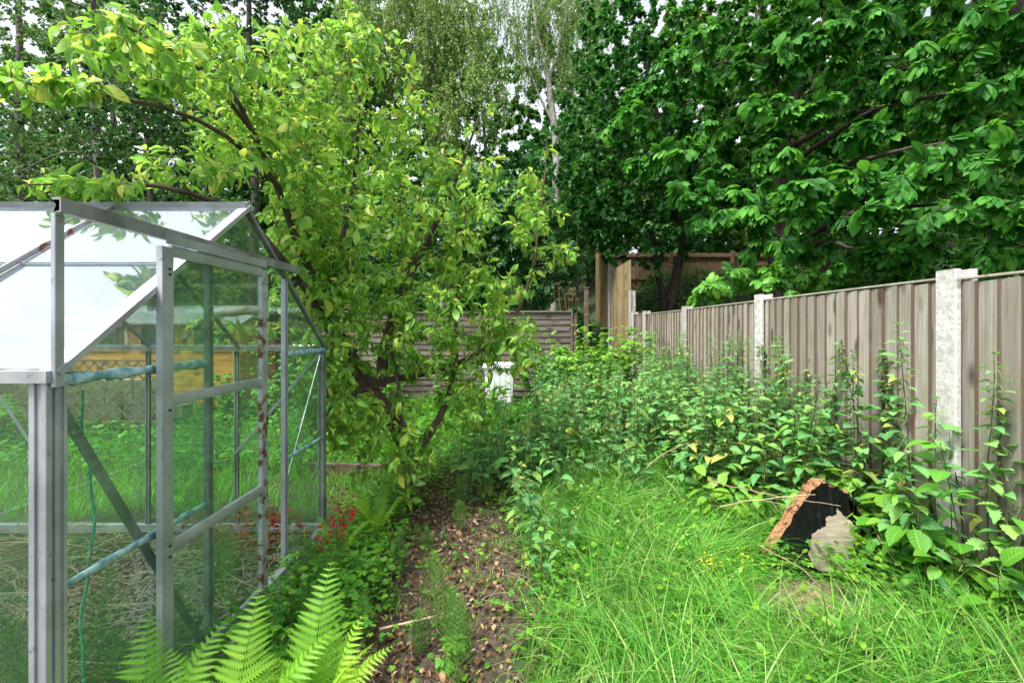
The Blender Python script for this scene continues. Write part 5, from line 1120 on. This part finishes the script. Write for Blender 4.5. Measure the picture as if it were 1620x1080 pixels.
# dead bramble canes arching over the nettles
canes = [((1060, 690, 4.6), (1160, 705, 4.4), (1230, 712, 4.2), (1400, 735, 4.0)), ((990, 770, 4.4), (1050, 720, 4.4), (1110, 690, 4.5)), ((1180, 640, 4.8), (1250, 700, 4.2), (1350, 770, 3.6)), ((1320, 700, 4.0), (1370, 690, 4.0), (1440, 668, 4.0)), ((1140, 800, 3.4), (1200, 790, 3.2), (1290, 782, 3.0)), ((1120, 760, 3.9), (1220, 785, 3.3), (1330, 800, 2.9)),
         ((1400, 800, 3.0), (1480, 870, 2.6), (1620, 930, 2.3)), ((1330, 760, 3.5), (1370, 720, 3.7), (1400, 695, 3.8)), ((1030, 620, 5.6), (1045, 680, 5.4), (1050, 740, 5.0)), ((900, 700, 5.2), (950, 670, 5.3), (985, 650, 5.4)), ((1200, 860, 2.9), (1260, 890, 2.75), (1300, 930, 2.6)), ((1420, 740, 3.6), (1380, 830, 3.1), (1430, 900, 2.7)), ((860, 640, 6), (900, 600, 6.1), (960, 610, 6))]
cl = ['horizontal pale cane across the nettles at mid height', 'short dead cane rising left of the fence posts', 'long dead cane slanting down towards the broken board', 'pale cane curving up in front of the fence', 'upper dry cane leading to the top of the board', 'lower dry cane crossing the left edge of the board', 'long pale stalk trailing down the lower right corner', 'thin forked cane standing behind the board', 'upright dry stalk in the nettle patch', 'dry stalk low in the left of the nettle patch', 'dry stalk in front of the left corner of the board', 'dry stalk standing beside the broad leaved weed', 'dead stalk arching before the currant bush']
for pts, lb in zip(canes, cl):
    pts = [(*P(p[0], p[1], p[2]*.88), .0026) for p in pts]; o = wobble(resample(pts, .05), .004); m = M(); m.tubes(o[None, :, :3], np.linspace(.0048, .0018, len(o))[None], 5)
    for _ in range(3):
        i = rng.integers(2, len(o)-1); dv = nrm(rng.normal(0, 1, 3)+nrm(o[min(i+1, len(o)-1), :3]-o[i, :3])*1.2); u = np.linspace(0, 1, 4)[:, None]; m.tubes((o[i, :3]+dv*u*U(.08, .2))[None], .0013, 4)
    tag(m.build('dead_cane', MT['straw']), lb, 'dead cane')
# flowers in the grass
for x, y, h, lab in ((1.02, 2.35, .30, 'yellow flowered weed in the long grass, left one of the two'), (1.22, 2.42, .27, 'yellow flowered weed in the long grass, right one of the two'), ):
    t = leafy('yellow_weed', lab, x, y, h, 5, .03, BROAD, 'weed', 'twig', 6, .08, .25, radius=.0015)
    m = M(); n = 60; a = U(0, 6.28, n); r_ = U(0, .07, n); p = np.stack([np.cos(a)*r_, np.sin(a)*r_, h*U(.85, 1.12, n)], 1); place_leaves(m, SMALL, p, nrm(rng.normal(0, 1, (n, 3))), U(.008, .017, n), U(0, 1, n)); m.build('flowers', MT['yellow'], t)
for px, py, d, lab in ((1197, 978, 2.15, 'pale clover head in the long grass below the board'), (1240, 1025, 2.0, 'fluffy white seed head lowest in the long grass'), (930, 812, 3.6, 'grey white seed head at the left edge of the grass'), (1122, 758, 3.9, 'small white flower head in front of the nettles'), (1616, 868, 2.1, 'white flower head at the right edge by the nettles'), (1266, 748, 3.2, 'fluffy seed head above the left shoulder of the board'), (625, 585-0, 3.7, None)):
    if lab is None: continue
    q = P(px, py, d); z = float(hgt(q[0], q[1])); t = thing('seed_head', lab, 'flower', (q[0], q[1], z)); H = q[2]-z
    m = M(); m.tubes(np.array([[(.02, 0, 0), (.01, 0, H*.5), (0, 0, H)]]), .0013, 4); m.build('stalk', MT['weed'], t)
    m = M(); n = 60; dv = nrm(rng.normal(0, 1, (n, 3))+[0, 0, .3]); place_leaves(m, SLIM, np.tile([0, 0, H], (n, 1))+dv*.003, dv, U(.010, .017, n), U(0, 1, n)); m.build('petals', MT['white'], t)

# ------------------------------------------------------------------ the broken board
d0 = 2.72
def Q(px, py, d=None): return P(px, py, d or d0)
out = [(1201, 925), (1207, 895), (1222, 868), (1250, 826), (1281, 783), (1290, 772), (1303, 765), (1312, 769), (1323, 771), (1339, 781), (1352, 799), (1366, 815), (1378, 832), (1392, 852), (1408, 885), (1415, 925)]
r2 = np.random.default_rng(5); fine = []
for i in range(len(out)-1):
    for s in range(4):
        a = np.array(out[i])*(1-s/4)+np.array(out[i+1])*s/4; j = 2.0 if 2 < i < 12 else .3; fine.append(a+r2.normal(0, j, 2))
fine.append(np.array(out[-1]))
bd = thing('broken_board', 'black coated broken board with a torn orange edge and bare peeled patch in the grass', 'board', (1.85, d0, .05))
lean_ = .16; yaw = .10; th_ = .085
def bp_(px, py, off=0.):
    d = d0
    for _ in range(4):
        q = P(px, py, d); d = d0+(q[2]-.1)*lean_+(q[0]-1.85)*yaw
    return np.array([q[0], d+off, q[2]])
fr_ = np.array([bp_(*p) for p in fine]); k = len(fr_); bk = fr_+np.array([.0, th_, 0])
fr_ -= np.array(bd.location); bk -= np.array(bd.location)
m = M(); n = k; base_i = n//2
def strip(m, A, B, rnd=.5, jit=0):
    n = len(A); rows = 5; g = np.array([A*(1-t)+B*t for t in np.linspace(0, 1, rows)]); g[1:-1] += r2.normal(0, jit, g[1:-1].shape)
    ii = np.arange(rows-1)[:, None]*n+np.arange(n-1)[None]; m.raw(g.reshape(-1, 3), np.stack([ii, ii+1, ii+n+1, ii+n], -1), rnd=rnd)
# front and back faces as fans to the foot line
foot = lambda F: np.stack([F[:, 0], F[:, 1]*0+F[-1, 1], np.full(len(F), F[-1, 2])], 1)
for F, nm in ((fr_, 'front_face'), (bk, 'back_face')):
    m = M(); B = np.stack([F[:, 0], np.full(len(F), (F[0, 1]+F[-1, 1])/2), np.full(len(F), min(F[0, 2], F[-1, 2])-.05)], 1); B[:, 1] = (B[:, 2]+bd.location[2]-.1)*lean_+(B[:, 0])*yaw+(th_ if nm == 'back_face' else 0)
    strip(m, F, B, jit=.0012); m.build(nm, MT['black'], bd)
m = M(); strip(m, fr_[6:]+[0, -.0015, 0], bk[6:], jit=.011); m.build('torn_edge', MT['rawwood'], bd)
m = M(); strip(m, fr_[:7], bk[:7], jit=.0005); m.build('coated_edge', MT['black'], bd)
pk = [(1323.5, 803), (1331, 812), (1341, 820), (1352, 831), (1363, 838), (1358, 846), (1349, 860), (1351, 868), (1343, 885), (1337, 905), (1318, 905), (1290, 900), (1278, 876), (1281, 860), (1284, 846), (1296, 838), (1306, 832), (1308, 818), (1315, 817), (1322, 815), (1325, 810)]
ff_ = []
for i in range(len(pk)):
    for s in range(4):
        a = np.array(pk[i])*(1-s/4)+np.array(pk[(i+1) % len(pk)])*s/4; ff_.append(a+r2.normal(0, .9, 2))
rng_c = np.mean(ff_, 0); v = [bp_(*p, -.004)-np.array(bd.location) for p in ff_]; c0 = bp_(*rng_c, -.0042)-np.array(bd.location); inner = [(a+c0)/2 for a in v]
bkv = [a+np.array([0, .006, 0]) for a in v]
n = len(v); m = M(); q = []
for i in range(n):
    j = (i+1) % n; q.append((i, j, n+j, n+i)); q.append((2*n+1+i, 2*n+1+j, j, i))
for i in range(0, n, 2): q.append((2*n, n+i, n+(i+1) % n, n+(i+2) % n))
m.raw(v+inner+[c0]+bkv, q); m.build('peeled_patch', MT['peel'], bd, smooth=False)

# ------------------------------------------------------------------ camera, light, world
cam = bpy.data.cameras.new('camera'); co = bpy.data.objects.new('camera', cam); C.objects.link(co); co.location = (0, 0, 1.5); co.rotation_euler = (pi/2, 0, 0)
cam.sensor_width = 36; cam.lens = 16; cam.shift_y = -20/1620; cam.clip_start = .05; cam.clip_end = 1000; bpy.context.scene.camera = co
SEL, SAZ = R(62), R(228)         # sun elevation, azimuth clockwise from +y
su = bpy.data.lights.new('sun', 'SUN'); su.energy = 2.6; su.angle = R(12); su.color = (1, .96, .9); so = bpy.data.objects.new('sun', su); C.objects.link(so)
dirv = np.array([sin(SAZ)*cos(SEL), cos(SAZ)*cos(SEL), sin(SEL)])
from mathutils import Vector
so.rotation_euler = Vector(dirv).to_track_quat('Z', 'Y').to_euler(); so.location = (0, 0, 30)
w = bpy.data.worlds.new('World'); bpy.context.scene.world = w; w.use_nodes = True; nt = w.node_tree
bg = nt.nodes['Background']; sk = nt.nodes.new('ShaderNodeTexSky'); sk.sky_type = 'NISHITA'; sk.sun_disc = False; sk.sun_elevation = SEL; sk.sun_rotation = SAZ; sk.dust_density = 4; sk.air_density = 1.2; sk.ozone_density = 1
hs = nt.nodes.new('ShaderNodeHueSaturation'); hs.inputs['Saturation'].default_value = .22; nt.links.new(sk.outputs[0], hs.inputs['Color'])
tc = nt.nodes.new('ShaderNodeTexCoord'); cn = N(nt, 'ShaderNodeTexNoise', Scale=2.2, Detail=5); nt.links.new(tc.outputs['Generated'], cn.inputs['Vector']); cr = ramp(nt, [(.35, (.82, .84, .88)), (.65, (1.2, 1.2, 1.2))]); nt.links.new(cn.outputs['Fac'], cr.inputs[0])
nt.links.new(mixc(nt, 1., hs.outputs[0], cr.outputs[0], 'MULTIPLY'), bg.inputs['Color']); bg.inputs['Strength'].default_value = .14
sc = bpy.context.scene
sc.view_settings.view_transform = 'Standard'; sc.view_settings.look = 'None'; sc.view_settings.exposure = 1.3; sc.view_settings.gamma = 1
sc.cycles.max_bounces = 5; sc.cycles.diffuse_bounces = 2; sc.cycles.glossy_bounces = 3; sc.cycles.transmission_bounces = 3; sc.cycles.transparent_max_bounces = 24
sc.cycles.use_adaptive_sampling = True; sc.cycles.adaptive_threshold = .02; sc.cycles.sample_clamp_indirect = 6
sc.cycles.use_denoising = True; sc.cycles.caustics_reflective = False; sc.cycles.caustics_refractive = False
print('TOTAL FACES', sum(len(o.data.polygons) for o in bpy.data.objects if o.type == 'MESH'), 'unique', sum(len(m_.polygons) for m_ in bpy.data.meshes))
